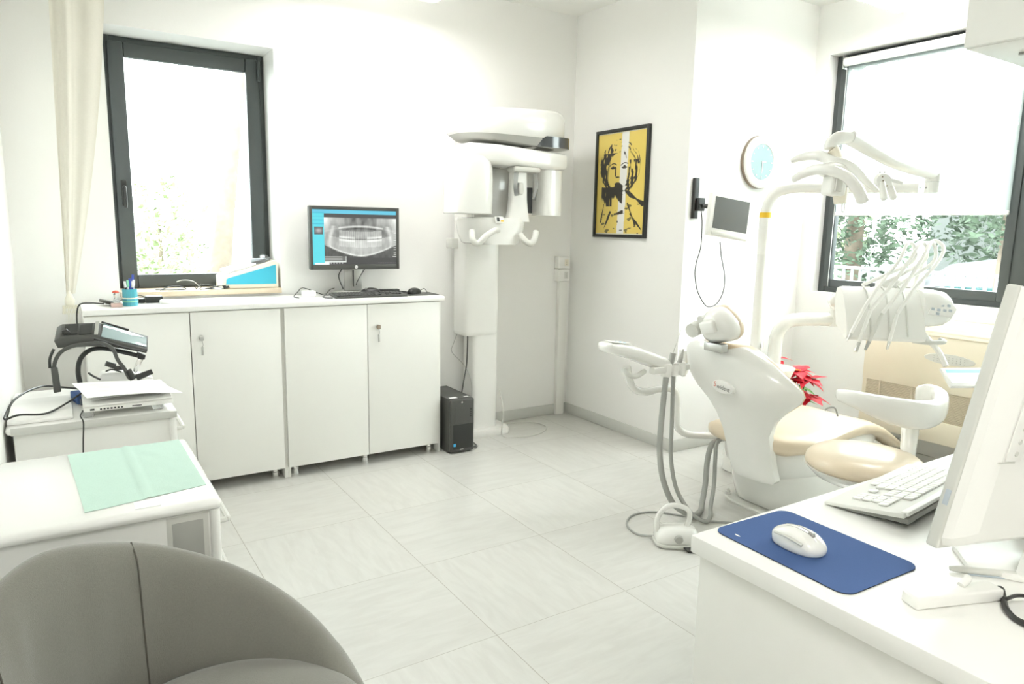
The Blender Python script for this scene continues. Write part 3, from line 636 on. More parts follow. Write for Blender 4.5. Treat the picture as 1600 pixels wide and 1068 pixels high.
# head support
part('temple_support', MB().box((1.80,0.60,1.765),(2.0,0.70,1.80),0.015), 'plastic_g', xr)
part('temple_arm', MB().tube([(1.83,0.63,1.77),(1.825,0.63,1.68),(1.835,0.63,1.62)],0.013,10,4), 'clear', xr)
part('temple_arm', MB().tube([(1.975,0.63,1.77),(1.985,0.63,1.68),(1.965,0.63,1.60)],0.013,10,4), 'clear', xr)
part('chin_column', MB().loft([supr((1.875,0.68,z),a,0.035,4,28) for z,a in ((1.46,0.085),(1.52,0.07),(1.60,0.06),(1.765,0.055))]), 'plastic_w', xr)
part('bite_holder', MB().lathe([(0.0,-0.03),(0.018,-0.025),(0.024,0),(0.018,0.045),(0.0,0.05)],(1.865,0.635,1.655)), 'plastic_g', xr)
cs = part('patient_table', MB().loft([supr((1.745,0.80,z),a,0.17,4,40) for z,a in ((1.315,0.13),(1.325,0.155),(1.38,0.185),(1.45,0.20),(1.475,0.195),(1.482,0.18))]), 'enamel', xr)
part('control_display', MB().obox((1.705,0.622,1.468),(0.06,0.012,0.04),(R(-15),0,0),0.003), 'plastic_w', xr)
part('display_screen', MB().obox((1.693,0.6135,1.471),(0.018,0.002,0.026),(R(-15),0,0)), 'black', xr)
part('orange_label', MB().obox((1.722,0.6135,1.462),(0.02,0.002,0.012),(R(-15),0,0)), 'yellow', xr)
part('hand_grip', MB().tube([(1.50,0.60,1.40),(1.49,0.57,1.345),(1.52,0.56,1.325),(1.57,0.55,1.37),(1.63,0.56,1.40),(1.68,0.60,1.405)],0.019,12), 'plastic_g', xr)
part('hand_grip', MB().tube([(1.86,0.62,1.38),(1.87,0.58,1.345),(1.90,0.56,1.325),(1.93,0.56,1.355),(1.955,0.58,1.40)],0.019,12), 'plastic_g', xr)
part('side_bracket', MB().box((1.585,1.02,1.28),(1.635,1.10,1.345),0.004), 'plastic_g', xr)
cordpart(xr, 'power_cable', [(1.675,0.955,0.72),(1.670,0.95,0.60),(1.665,0.95,0.50),(1.640,0.94,0.40),(1.625,0.94,0.30),(1.64,0.96,0.20)],0.004)
cordpart(xr, 'data_cable', [(1.655,1.06,0.71),(1.62,1.05,0.64),(1.60,1.04,0.58),(1.66,0.99,0.50),(1.688,0.93,0.40),(1.692,0.92,0.25),(1.69,0.92,0.08)],0.002,'grey')
cordpart(xr, 'mains_lead', [(1.92,0.93,0.30),(1.90,0.845,0.18),(1.885,0.835,0.06),(1.88,0.80,0.005),(1.97,0.74,0.004),(2.13,0.74,0.004),(2.28,0.86,0.004),(2.26,1.0,0.004),(2.12,1.06,0.004),(2.03,1.04,0.010)],0.0045,'plastic_g')
# ================================================================= WALL DETAILS
struct('trim_1', MB().box((2.545,1.105,0.0),(2.618,YB,1.03),0.003), 'white')
for i,(z0,z1,lb) in enumerate(((1.128,1.215,'upper white double socket box on the wall trunking beside the corner'),(1.033,1.124,'lower white socket box on the wall trunking beside the corner'))):
    s = thing('socket_box', lb, 'socket', (2.58,1.12,z0), 0, 'sockets on the trunking')
    part('box', MB().box((2.515,1.083,z0),(2.622,1.142,z1),0.005), 'plastic_w', s)
    part('socket_face', MB().box((2.57,1.0815,z0+0.02),(2.605,1.0832,z1-0.02),0.001), 'cream' if i == 0 else 'plastic_g', s)
    for k in range(3): part('socket_hole', MB().cyl((2.5875,1.0808,z0+0.032+0.012*k),(2.5875,1.0816,z0+0.032+0.012*k),0.0032,n=10), 'grey', s)
# ---- poster
po = thing('framed_poster', 'black framed yellow portrait poster with a white stripe on side wall', 'picture', (2.66,0.59,1.37))
y0,y1,z0,z1 = 0.322,0.857,1.368,2.098; fw = 0.022
m_ = MB(); m_.box((2.640,y0,z0),(2.664,y0+fw,z1),0.002).box((2.640,y1-fw,z0),(2.664,y1,z1),0.002).box((2.640,y0+fw,z0),(2.664,y1-fw,z0+fw),0.002).box((2.640,y0+fw,z1-fw),(2.664,y1-fw,z1),0.002); part('picture_frame', m_, 'black', po)
def E_(u, v, cu, cv, a, b, ang=0):
    du, dv = (u-cu)*0.70, v-cv; c, s = math.cos(ang), math.sin(ang); x, y = du*c+dv*s, -du*s+dv*c; return (x/a)**2+(y/b)**2
def poster(u, v):
    n1 = noise.noise(V(u*7,v*7,0.5)); n2 = noise.noise(V(u*24,v*10,3.1)); n3 = noise.noise(V(u*11,v*34,7.7))
    sx = 0.475+0.045*(v-0.5)
    stripe = sx < u < sx+0.145
    bg = (0.80,0.79,0.76) if stripe else (0.78,0.60,0.15)
    dk = (0.045,0.04,0.035)
    d = 0.0
    f = E_(u,v,0.43,0.615,0.155,0.185,-0.12)
    hair = E_(u,v,0.47,0.66,0.285,0.265,-0.1)
    if f > 1.0 and hair < 1.0 and u < 0.46 and v < 0.88: d += 0.62 + n2*1.0 + (0.30 if u < 0.30 or v > 0.72 and v < 0.80 else 0)*(v < 0.80) - (0.5 if v > 0.80 else 0)
    if f > 1.0 and hair < 1.06: d += 0.26 + 0.42*math.sin(hair*24+n1*7+u*4) + n2*0.8 - (0.28 if v > 0.80 else 0)
    if f > 1.0 and u > 0.60 and 0.36 < v < 0.72 and hair < 0.96: d += 0.46+n2*1.3 + (0.42 if v < 0.56 and u < 0.85 else -0.2)
    if f < 1.0 and u < 0.33: d += 0.40*(0.33-u)*12+n1*0.6                       # cheek shade
    if E_(u,v,0.52,0.40,0.13,0.075,-0.75) < 1 and u < 0.55: d += 0.85+n1            # under the jaw
    if v < 0.47 and v > 0.28 and 0.10 < u < 0.40: d += 0.95+n1*1.2+n2*0.8-(0.47-v)*1.2-abs(u-0.26)*2.4
    for cu,cv in ((0.33,0.655),(0.565,0.655)):
        if E_(u,v,cu,cv,0.040,0.010) < 1: d += 1
        if E_(u,v,cu,cv+0.008,0.018,0.013) < 1: d += 1
        if abs(v-(cv+0.043-3.2*(u-cu-0.01)**2)) < 0.005 and abs(u-cu) < 0.075: d += 1
    if abs(u-0.385-0.04*(0.65-v)) < 0.012 and 0.57 < v < 0.67: d += 0.8
    if E_(u,v,0.43,0.563,0.030,0.008) < 1: d += 0.9
    if E_(u,v,0.435,0.498,0.045,0.014) < 1 or E_(u,v,0.44,0.480,0.030,0.009) < 1: d += 1
    for a,b,c,e,w in ((0.62,0.42,0.95,0.30,0.016),(0.66,0.30,0.82,0.10,0.006),(0.30,0.22,0.18,0.06,0.007),(0.40,0.20,0.55,0.22,0.012),(0.72,0.20,0.95,0.05,0.006),(0.12,0.46,0.22,0.30,0.007),(0.16,0.30,0.10,0.12,0.006)):
        t = max(0,min(1,((u-a)*(c-a)+(v-b)*(e-b))/((c-a)**2+(e-b)**2))); q = math.hypot((u-a-(c-a)*t)*0.7, v-b-(e-b)*t)
        if q < w*(1.2+n1*1.6): d += 1
    if v < 0.30 and n3 > 0.38 and 0.1 < u < 0.9: d += 0.6
    if v < 0.012 or v > 0.99: return (0.75,0.72,0.6)
    k = min(1.0, max(0.0, (d-0.36)/0.3))
    return tuple(bg[i]*(1-k)+dk[i]*k for i in range(3))
M['poster'] = mat('poster_print', (1,1,1), 0.35, attr='base', coat=0.3)
pw, ph = (y1-y0-2*fw), (z1-z0-2*fw)
part('print', picture(150,205,pw,ph,poster).xform(frame_mtx((2.652,(y0+y1)/2,(z0+z1)/2),(0,-1,0),(0,0,1))), 'poster', po, smooth_=False)
# ---- clock
ccx, ccz, cr_ = 3.305, 1.875, 0.168
ck = thing('wall_clock', 'round white wall clock with pale aqua face above the alcove monitor', 'clock', (ccx,-0.03,ccz-cr_))
AX = (0,-1,0)
part('rim', MB().lathe([(0.0,0.0),(cr_*0.97,0.0),(cr_,0.012),(cr_*0.99,0.035),(cr_*0.93,0.043),(cr_*0.70,0.037),(cr_*0.67,0.030),(0,0.030)],(ccx,-0.012,ccz),AX,48), 'plastic_w', ck)
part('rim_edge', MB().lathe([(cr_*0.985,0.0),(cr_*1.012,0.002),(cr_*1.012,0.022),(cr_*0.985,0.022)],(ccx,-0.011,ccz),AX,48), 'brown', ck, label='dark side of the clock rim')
part('face', MB().cyl((ccx,-0.0425,ccz),(ccx,-0.0445,ccz),cr_*0.665,n=48), 'clockface', ck)
m_ = MB()
for i in range(12):
    a = 2*PI*i/12; p = V(ccx+math.sin(a)*cr_*0.575,-0.0458,ccz+math.cos(a)*cr_*0.575); m_.obox(p,(0.006,0.0016,0.016 if i%3 == 0 else 0.009),(0,a,0))
part('hour_marks', m_, 'paper', ck)
m_ = MB()
for i in range(12):
    a = 2*PI*i/12; m_.cyl((ccx+math.sin(a)*cr_*0.82,-0.0515,ccz+math.cos(a)*cr_*0.82),(ccx+math.sin(a)*cr_*0.82,-0.0535,ccz+math.cos(a)*cr_*0.82),0.004,n=8)
part('rim_studs', m_, 'plastic_g', ck)
part('minute_hand', MB().obox((ccx+0.002,-0.048,ccz-0.032),(0.006,0.0015,0.075),(0,0.05,0)), 'paper', ck)
part('hour_hand', MB().obox((ccx+0.018,-0.0465,ccz+0.002),(0.042,0.0015,0.008),(0,0,0)), 'plastic_g', ck)
# ---- TV bracket + small screen
br = thing('wall_rail_bracket', 'black vertical wall rail and arm holding the small alcove monitor', 'bracket', (2.735,-0.02,1.50))
part('rail', MB().box((2.708,-0.036,1.498),(2.745,-0.012,1.745),0.003), 'black', br)
part('clamp', MB().box((2.722,-0.062,1.545),(2.775,-0.037,1.625),0.004), 'black', br)
part('arm', MB().tube([(2.75,-0.06,1.575),(2.79,-0.085,1.575),(2.84,-0.14,1.575)],0.014,8,4), 'black', br)
tvc = at(1141,338,4.05)
tm = Matrix.Translation(tvc) @ Matrix.Rotation(R(-17),4,'Z') @ Matrix.Rotation(R(-6),4,'X') @ Matrix.Rotation(R(8),4,'Y')
tv = thing('small_wall_monitor', 'small white framed monitor with grey blank screen on alcove wall', 'monitor', tvc)
def T(mb): return mb.xform(tm)
part('casing', T(MB().box((-0.138,0,-0.125),(0.138,0.035,0.122),0.010,3).box((-0.07,0.035,-0.07),(0.07,0.06,0.07),0.01)), 'plastic_w', tv)
part('screen', T(MB().box((-0.108,-0.0015,-0.082),(0.118,0.001,0.100))), 'screen_grey', tv)
part('lower_trim', T(MB().box((-0.11,-0.003,-0.121),(0.12,0.002,-0.098),0.002)), 'plastic_g', tv)
part('hinge', T(MB().box((-0.03,0.06,-0.03),(0.03,0.085,0.03),0.004)), 'black', tv)
def Y_(pts, Y): return [aty(x,y,Y) for x,y in pts]
cordpart(tv, 'signal_cable', Y_([(1094,318),(1097,345),(1095,385),(1088,410),(1086,430),(1090,455),(1100,474),(1108,479),(1120,474),(1130,455),(1132,430),(1127,400),(1125,378)],-0.09),0.0032)
cordpart(tv, 'thin_white_cable', Y_([(1100,365),(1102,420),(1106,480),(1109,500)],-0.05),0.002,'plastic_w')
# ================================================================= LEFT CARTS
def cart(name, lab, x0, x1, y0, y1, zt, recess=False):
    t = thing(name, lab, 'cart', ((x0+x1)/2,(y0+y1)/2,0), 0, 'white dental carts along the left wall')
    part('carcass', MB().box((x0+0.02,y0+0.02,0.09),(x1-0.022,y1-0.02,zt-0.032),0.006), 'enamel', t)
    part('top', MB().box((x0,y0,zt-0.030),(x1,y1,zt),0.014,3), 'white_edge', t)
    n = 4; h = (zt-0.032-0.10)/n
    for i in range(n):
        z = 0.10+i*h; d = part('drawer', MB().box((x1-0.0215,y0+0.03,z+0.003),(x1-0.004,y1-0.03,z+h-0.003),0.004), 'enamel', t)
        zz = z+h*0.62
        part('handle', MB().tube([(x1-0.004,y0+0.08,zz),(x1+0.022,y0+0.085,zz),(x1+0.026,y0+0.12,zz),(x1+0.026,y1-0.12,zz),(x1+0.022,y1-0.085,zz),(x1-0.004,y1-0.08,zz)],0.008,8,3), 'plastic_g', d)
    part('corner_post', MB().cyl((x1-0.016,y0+0.018,0.09),(x1-0.016,y0+0.018,zt-0.031),0.012), 'plastic_w', t)
    for x in (x0+0.06,x1-0.06):
        for y in (y0+0.06,y1-0.06): part('castor', MB().cyl((x-0.012,y,0.028),(x+0.012,y,0.028),0.028).cyl((x,y,0.03),(x,y,0.0895),0.008), 'grey', t)
    return t
c2 = cart('dental_cart', 'white drawer cart with mint green paper on top behind the grey armchair', -0.795, -0.312, -1.372, -0.80, 0.752)
part('side_grip', MB().box((-0.425,-1.3535,0.52),(-0.355,-1.350,0.70),0.001), 'grey', c2, label='dark recessed grip in the side panel')
part('side_grip_rim', MB().box((-0.437,-1.3525,0.505),(-0.343,-1.3505,0.715),0.001), 'plastic_g', c2)
c1 = cart('dental_cart', 'white drawer cart by the left wall carrying the laptop and loupes', -0.795, -0.286, -0.42, 0.15, 0.752)
part('aluminium_front_lip', MB().box((-0.78,-0.4235,0.724),(-0.290,-0.4201,0.749),0.001), 'alu', c1)
# mint cover
m_ = MB(); g = []
N1, N2 = 26, 26
ca_, cb_, cc_, cd_ = V(-0.628,-0.822,0), V(-0.335,-0.815,0), V(-0.330,-1.262,0), V(-0.600,-1.318,0)
for i in range(N1+1):
    row = []
    for j in range(N2+1):
        u, v = i/N1, j/N2; p = (ca_*(1-u)+cb_*u)*(1-v) + (cd_*(1-u)+cc_*u)*v
        z = 0.7535 + 0.0022*abs(noise.noise(V(p.x*16,p.y*16,0))) + 0.003*max(0,1-abs(u-0.5)*40); row.append(V(p.x,p.y,z))
    g.append(row)
rg = [r + [V(p.x,p.y,p.z-0.0007) for p in reversed(r)] for r in g]
solo('mint_paper_towel', m_.loft(rg), 'mint', 'mint green paper towel folded out on the nearer white cart', 'paper towel')
solo('folded_white_paper', MB().box((-0.50,-1.352,0.7525),(-0.445,-1.302,0.7536)), 'paper', 'small white paper slip at the front edge of the nearer cart', 'paper')
# cart 1 things
solo('white_tray_lid', MB().box((-0.790,-0.395,0.7525),(-0.605,-0.05,0.765),0.005), 'white_edge', 'flat white tray on the cart under the loupes clip', 'tray')
for i,(x,y) in enumerate(((-0.562,-0.385),(-0.345,-0.37),(-0.345,-0.20),(-0.562,-0.19))):
    solo('clear_glass_jar', MB().lathe([(0,0),(0.017,0),(0.019,0.004),(0.019,0.022),(0.016,0.0245),(0,0.0245)],(x,y,0.7525)), 'clear', ['small clear pot under front left corner of laptop','small clear pot under front right corner of laptop','small clear pot under rear right corner of laptop','small clear pot under rear left corner of laptop'][i], 'pot', 'clear pots under the laptop')
la = thing('laptop', 'closed silver laptop under papers on the white cart by wall', 'laptop', (-0.44,-0.30,0.7775))
part('base', MB().box((-0.575,-0.425,0.7775),(-0.300,-0.15,0.793),0.004), 'plastic_w', la)
part('lid', MB().obox((-0.437,-0.285,0.802),(0.27,0.27,0.008),(R(2),0,0),0.003), 'white_edge', la)
m_ = MB()
for k in range(7): m_.box((-0.527+k*0.0105,-0.4262,0.782),(-0.521+k*0.0105,-0.4249,0.787))
m_.box((-0.556,-0.4262,0.782),(-0.543,-0.4249,0.788)).box((-0.43,-0.4262,0.783),(-0.40,-0.4249,0.786))
part('side_ports', m_, 'black', la)
cordpart(la, 'charging_cable', [(-0.574,-0.40,0.781),(-0.585,-0.43,0.77),(-0.578,-0.432,0.745),(-0.583,-0.431,0.68),(-0.587,-0.431,0.60),(-0.585,-0.431,0.5)],0.0022)
solo('blue_box', MB().obox((-0.565,-0.13,0.77),(0.07,0.10,0.034),(0,0,0.2),0.004), 'blue', 'small blue box beneath the papers behind the laptop', 'box')
def sheet(lab, cs, z, m='paper', wav=0.004, name='paper_sheet'):
    a,b,c,d = [Vector(p) for p in cs]; g = []
    for i in range(19):
        row = []
        for j in range(19):
            u, v = i/18, j/18; p = (a*(1-u)+b*u)*(1-v)+(d*(1-u)+c*u)*v; row.append(V(p.x,p.y,p.z+wav*noise.noise(V(p.x*9,p.y*9,z))+0.006*math.sin(u*PI)*v))
        g.append(row)
    return solo(name, MB().loft([r+[V(p.x,p.y,p.z-0.0008) for p in reversed(r)] for r in g]), m, lab, 'paper', 'papers on the laptop')
sheet('lower white paper sheet sticking out over the laptop lid', [(-0.57,-0.14,0.812),(-0.31,-0.14,0.812),(-0.29,-0.40,0.812),(-0.55,-0.40,0.812)], 0.3)
ps = sheet('top printed paper sheet lying askew over the laptop', [atz(112,598,0.828),atz(238,592,0.828),atz(285,612,0.828),atz(136,622,0.828)], 0.9)
m_ = MB()
A_, B_, D_ = atz(135,599,0.8335), atz(200,597,0.8335), atz(160,616,0.8335)
for k in range(7):
    t = 0.1+k*0.11; p = A_+(D_-A_)*t; q = p+(B_-A_)*(0.9 if k%3 else 0.5); w = (D_-A_).normalized()*0.0025
    m_.quad(p,q,q+w,p+w)
part('printed_lines', m_, 'ink', ps)
M['visor'] = mat('smoked_visor', (0.34,0.44,0.45), 0.08, coat=0.8)
# head-worn loupes
hl = thing('headworn_loupes', 'dark headband with battery pack, visor and binocular loupes on cart', 'headband loupes', (-0.5,-0.05,0.767))
Yh = -0.08
def H(*p): return [aty(x,y,Yh+dy) for x,y,dy in p]
ev = V(0.012,0.085,0.042)
a = H((84,533,0),(93,528,0),(150,525,0),(166,529,0),(231,546,0),(229,552,0),(165,539,0),(120,542,0),(90,544,0))
part('top_shell', MB().prism(a,ev,0.003), 'dark', hl)
def TP(x, y, s_): return aty(x,y,Yh) + ev*s_ + V(0,0,0.0035)
for x0_, x1_ in ((99,120),(123,143)):
    part('battery_window', MB().prism([TP(x0_,528,0.15),TP(x1_,526,0.15),TP(x1_,526,0.85),TP(x0_,528,0.85)],(0,0,0.002)), 'black', hl)
part('shell_collar', MB().prism([TP(147,525,0.05),TP(153,525,0.05),TP(153,525,0.95),TP(147,525,0.95)],(0,0,0.003)), 'steel', hl)
part('visor', MB().prism([TP(158,528,0.02),TP(229,546,0.12),TP(229,546,0.75),TP(160,528,0.98)],(0,0,0.003),0.001), 'visor', hl)
m_ = MB().tube([TP(156,526,1.0),TP(178,532,1.0),TP(200,538,1.0)],0.004,8); part('visor_rail', m_, 'black', hl)
m_ = MB().tube(H((147,529,-.015),(165,534,-.015),(195,543,-.015),(225,549,-.015)),0.004,8); part('visor_rail', m_, 'black', hl)
part('headband', MB().tube(H((84,584,-.03),(86,565,-.03),(95,550,-.03),(112,541,-.03),(135,537,-.03),(160,536,-.03),(176,545,-.03),(184,562,-.03),(194,575,-.03),(202,590,-.03),(208,590,-.03)),0.007,10,6,flat=(1.0,(0,1,0))), 'dark', hl)
part('rear_band', MB().tube(H((126,602,.04),(122,580,.05),(126,560,.06),(140,547,.06),(160,544,.05),(185,548,.03),(215,555,.0)),0.009,10), 'black', hl)
part('clip_post', MB().prism(H((79,574,-.04),(90,574,-.04),(96,612,-.04),(84,614,-.04)),(0,0.022,0),0.003), 'dark', hl)
part('clip_lever', MB().tube(H((78,575,-.035),(78,560,-.03),(84,545,-.03)),0.005,8), 'black', hl)
part('knob_cluster', MB().prism(H((98,523,.02),(96,517,.02),(104,514,.02),(110,519,.02),(106,524,.02)),(0,0.05,0),0.002), 'black', hl)
part('link_arm', MB().prism(H((216,560,-.02),(224,562,-.02),(213,583,-.02),(208,580,-.02)),(0,0.02,0),0.002), 'chrome', hl)
part('link_joint', MB().prism(H((215,550,-.02),(228,555,-.02),(226,562,-.02),(215,560,-.02)),(0,0.03,0),0.002), 'black', hl)
p,q,r_,s_ = H((213,590,-.03),(238,580,-.03),(200,578,-.03),(208,592,-.03))
part('binocular_tube', MB().cyl(p,q,0.013,0.010), 'black', hl); part('binocular_tube', MB().cyl(r_,s_,0.012,0.012), 'black', hl)
p,q,r_,s_ = H((165,567,.03),(180,572,.03),(178,575,.03),(195,574,.03))
part('ocular', MB().cyl(p,q,0.010,0.011).cyl(r_,s_,0.009), 'dark', hl)
part('nose_band', MB().tube(H((165,580,.02),(175,577,.02),(190,581,.02)),0.003,8), 'black', hl)
cordpart(hl, 'power_cable', [aty(x,y,Y) for x,y,Y in ((132,608,-0.15),(100,605,-0.12),(70,603,-0.10),(45,610,-0.2),(22,625,-0.32),(10,645,-0.38))]+[aty(8,655,-0.42),aty(30,648,-0.40),aty(70,646,-0.36),aty(100,632,-0.26),aty(130,612,-0.17)],0.0035)
cordpart(hl, 'lead', H((138,582,.05),(145,587,.05),(157,593,.05)),0.004)
solo('white_device_body', MB().prism(H((155,589,.06),(160,583,.06),(200,580,.06),(240,590,.06),(235,600,.06),(155,600,.06)),(0,0.07,0),0.004), 'plastic_w', 'white rounded instrument box behind laptop under the loupes', 'instrument box')
# ================================================================= DENTAL CHAIR
YC = -0.93
dc = thing('dental_chair', 'white shelled dental chair with beige upholstery, seen from behind', 'dental chair', (2.6,YC,0))
# floor plate + pedestal
part('floor_plate', MB().loft([supr((2.72,YC+0.02,z),0.42*s,0.26*s,3.6,48) for z,s in ((0,1),(0.012,1),(0.02,0.985))]), 'plastic_g', dc)
part('pedestal', MB().loft([supr((2.60+dx,YC,z),a,b,3.2,48) for z,a,b,dx in ((0.02,0.30,0.225,0.06),(0.03,0.315,0.235,0.06),(0.10,0.33,0.245,0.05),(0.20,0.335,0.25,0.03),(0.235,0.325,0.24,0.02))]), 'enamel', dc)
part('base_shell', MB().loft([supr((2.675+dx,YC,z),a,b,2.8,52) for z,a,b,dx in ((0.165,0.22,0.15,0.05),(0.175,0.30,0.20,0.03),(0.20,0.38,0.235,0.01),(0.26,0.44,0.255,-0.01),(0.33,0.46,0.262,-0.01),(0.385,0.45,0.258,0.0),(0.40,0.43,0.25,0.0))]), 'enamel', dc)
for y in (YC-0.20, YC+0.2): part('levelling_foot', MB().cyl((2.36,y,0.0),(2.36,y,0.03),0.016).cyl((2.36,y,0.03),(2.36,y,0.05),0.008), 'chrome', dc)
# seat + leg rest, stations along +x
def seatring(x, yc, zt, hw, th, n=44, dish=0.02):
    o = []
    for p in supr((x,yc,zt-th/2),hw,th/2,3.0,n,'yz'):
        u = (p.y-yc)/hw
        if p.z > zt-th/2: p.z -= dish*(1-u*u)
        o.append(p)
    return o
st_ = [(2.19,YC+.03,0.445,0.17,0.06,0.0),(2.205,YC+.03,0.46,0.205,0.10,0.0),(2.27,YC+.01,0.465,0.245,0.12,0.01),(2.40,YC,0.465,0.275,0.125,0.025),(2.55,YC-0.005,0.475,0.272,0.12,0.03),(2.70,YC-0.01,0.49,0.262,0.115,0.03),(2.82,YC-0.02,0.49,0.25,0.11,0.025),(2.92,YC-0.03,0.47,0.235,0.10,0.02),(3.02,YC-0.04,0.43,0.22,0.09,0.015),(3.12,YC-0.05,0.375,0.205,0.08,0.01),(3.22,YC-0.06,0.315,0.19,0.07,0.008),(3.30,YC-0.07,0.265,0.17,0.06,0.004),(3.325,YC-0.07,0.25,0.14,0.04,0)]
part('seat', MB().loft([seatring(a,b,c,d,e,dish=f) for a,b,c,d,e,f in st_]), 'beige', dc, ang=60)
st2 = [(2.40,YC,0.36,0.17,0.02,0),(2.42,YC,0.39,0.20,0.06,0),(2.8,YC-0.02,0.40,0.21,0.07,0),(2.98,YC-0.04,0.36,0.19,0.05,0),(3.2,YC-0.06,0.255,0.15,0.035,0),(3.28,YC-0.07,0.215,0.12,0.02,0)]
part('seat_shell', MB().loft([seatring(a,b,c,d,e,dish=f) for a,b,c,d,e,f in st2]), 'enamel', dc, ang=60)
part('foot_cover', MB().loft([seatring(x,YC-0.07,z,hw,th,dish=0.0) for x,z,hw,th in ((3.20,0.333,0.197,0.086),(3.25,0.302,0.190,0.083),(3.31,0.268,0.176,0.08),(3.335,0.25,0.15,0.06))]), 'clear', dc, ang=60)
# back shell, levels bottom->top:  z, x_rear, y_left(far), y_right(near), wrap depth
LV = [(0.235,2.152,-0.93,-1.13,0.03),(0.25,2.146,-0.91,-1.14,0.04),(0.30,2.14,-0.895,-1.125,0.04),(0.38,2.13,-0.87,-1.105,0.05),(0.46,2.118,-0.85,-1.097,0.05),(0.53,2.103,-0.815,-1.115,0.07),(0.59,2.088,-0.765,-1.165,0.10),(0.645,2.07,-0.70,-1.225,0.13),(0.68,2.06,-0.672,-1.243,0.14),(0.71,2.053,-0.655,-1.232,0.14),(0.76,2.045,-0.645,-1.175,0.12),(0.81,2.038,-0.645,-1.115,0.10),(0.845,2.035,-0.652,-1.06,0.085),(0.868,2.037,-0.675,-1.01,0.07),(0.882,2.042,-0.71,-0.97,0.05)]
def curve(z, xr, ya, yb, d, off, n=23, k=1.0):
    yc, hw = (ya+yb)/2, (ya-yb)/2*k; o = []
    for i in range(n):
        u = 1-2*i/(n-1); o.append(V(xr + off + (d if u < 0 else d*0.25)*abs(u)**2.6, yc+hw*u, z))
    return o
def topnotch(p, z):   # dip in the middle of the top edge for the headrest
    return p
rg = []
for z,xr,ya,yb,d in LV:
    a = curve(z,xr,ya,yb,d,0.0); b = curve(z,xr,ya,yb,d*0.8,0.05,k=0.96); rg.append(a+list(reversed(b)))
for r in rg[-4:]:
    for p in r:
        if abs(p.y+0.86) < 0.10: p.z -= 0.022*(1-(abs(p.y+0.86)/0.10)**2)
part('backrest_shell', MB().loft(rg), 'enamel', dc, ang=50)
rg = []
for z,xr,ya,yb,d in [l for l in LV if l[0] > 0.56]:
    a = curve(z,xr,ya,yb,d*0.85,0.040,k=0.985); b = curve(z,xr,ya,yb,d*0.5,0.105,k=0.90); rg.append(a+list(reversed(b)))
part('backrest_cushion', MB().loft(rg), 'beige', dc, ang=60)
# headrest
hm = Matrix.Translation(V(2.03,-0.865,0.975)) @ Matrix.Rotation(R(-14),4,'X') @ Matrix.Rotation(R(-14),4,'Y') @ Matrix.Scale(0.93,4)
def HH(mb): return mb.xform(hm)
def hring(x, a, b, tp=0.62):
    o = []
    for p in supr((x,0,0),a,b,3.2,36,'yz'): p.y *= (1-(1-tp)*max(0,p.z/b)); o.append(p)
    return o
part('headrest_shell', HH(MB().loft([hring(x,a,b) for x,a,b in ((-0.052,0.055,0.05),(-0.045,0.075,0.068),(-0.01,0.098,0.088),(0.03,0.108,0.096),(0.034,0.106,0.094))])), 'enamel', dc, ang=50)
part('headrest_cushion', HH(MB().loft([hring(x,a,b) for x,a,b in ((0.034,0.105,0.093),(0.045,0.11,0.098),(0.065,0.106,0.094),(0.08,0.09,0.08))])), 'beige', dc, ang=60)
part('headrest_box', HH(MB().box((-0.078,-0.035,-0.02),(-0.045,0.055,0.045),0.01,3)), 'plastic_w', dc)
part('headrest_lever', MB().cyl((2.0,-0.765,0.955),(1.95,-0.775,0.945),0.036,0.034,28), 'plastic_g', dc)
part('headrest_joint', MB().cyl((2.01,-0.80,1.005),(1.975,-0.80,1.0),0.018), 'plastic_g', dc)
part('headrest_stem', MB().box((1.99,-0.93,0.855),(2.035,-0.82,0.895),0.004), 'steel', dc)
# oval badge + lettering on shell
bo = V(2.0445,-0.905,0.682); bx = V(-0.03,-0.99,-0.09).normalized(); bn = V(-0.985,0.02,0.05)
bm_ = frame_mtx(bo, bx, (0.03,-0.085,0.99)); bm_ = Matrix.Translation(bm_.translation) @ bm_.to_3x3().to_4x4()
zax = bm_.col[2].to_3d(); sgn = 1 if zax.x < 0 else -1
m_ = MB().loft([[bm_ @ V(math.cos(2*PI*i/40)*0.066*s, math.sin(2*PI*i/40)*0.031*s, z*sgn) for i in range(40)] for s,z in ((1.0,-0.02),(1.0,0.002),(0.93,0.004))])
bd = part('oval_badge', m_, 'plastic_w', dc)
tx = textmesh('wident', 0.030, bm_ @ Matrix.Translation(V(0.010,-0.003,0.0052*sgn)) @ (Matrix() if sgn > 0 else Matrix.Scale(-1,4,(0,0,1))), 0.0004)
part('badge_lettering', tx, 'logo_grey', bd)
tx = textmesh('S', 0.036, bm_ @ Matrix.Translation(V(-0.044,0.002,0.0052*sgn)) @ (Matrix() if sgn > 0 else Matrix.Scale(-1,4,(0,0,1))), 0.0004)
part('badge_initial', tx, 'logo_red', bd)
# side arm pad left of the back
part('armrest_tip', MB().loft([supr((2.14,-0.56,z),a,b,2.6,24) for z,a,b in ((0.66,0.01,0.01),(0.69,0.02,0.025),(0.76,0.025,0.035),(0.80,0.022,0.03),(0.805,0.012,0.02))]), 'enamel', dc)

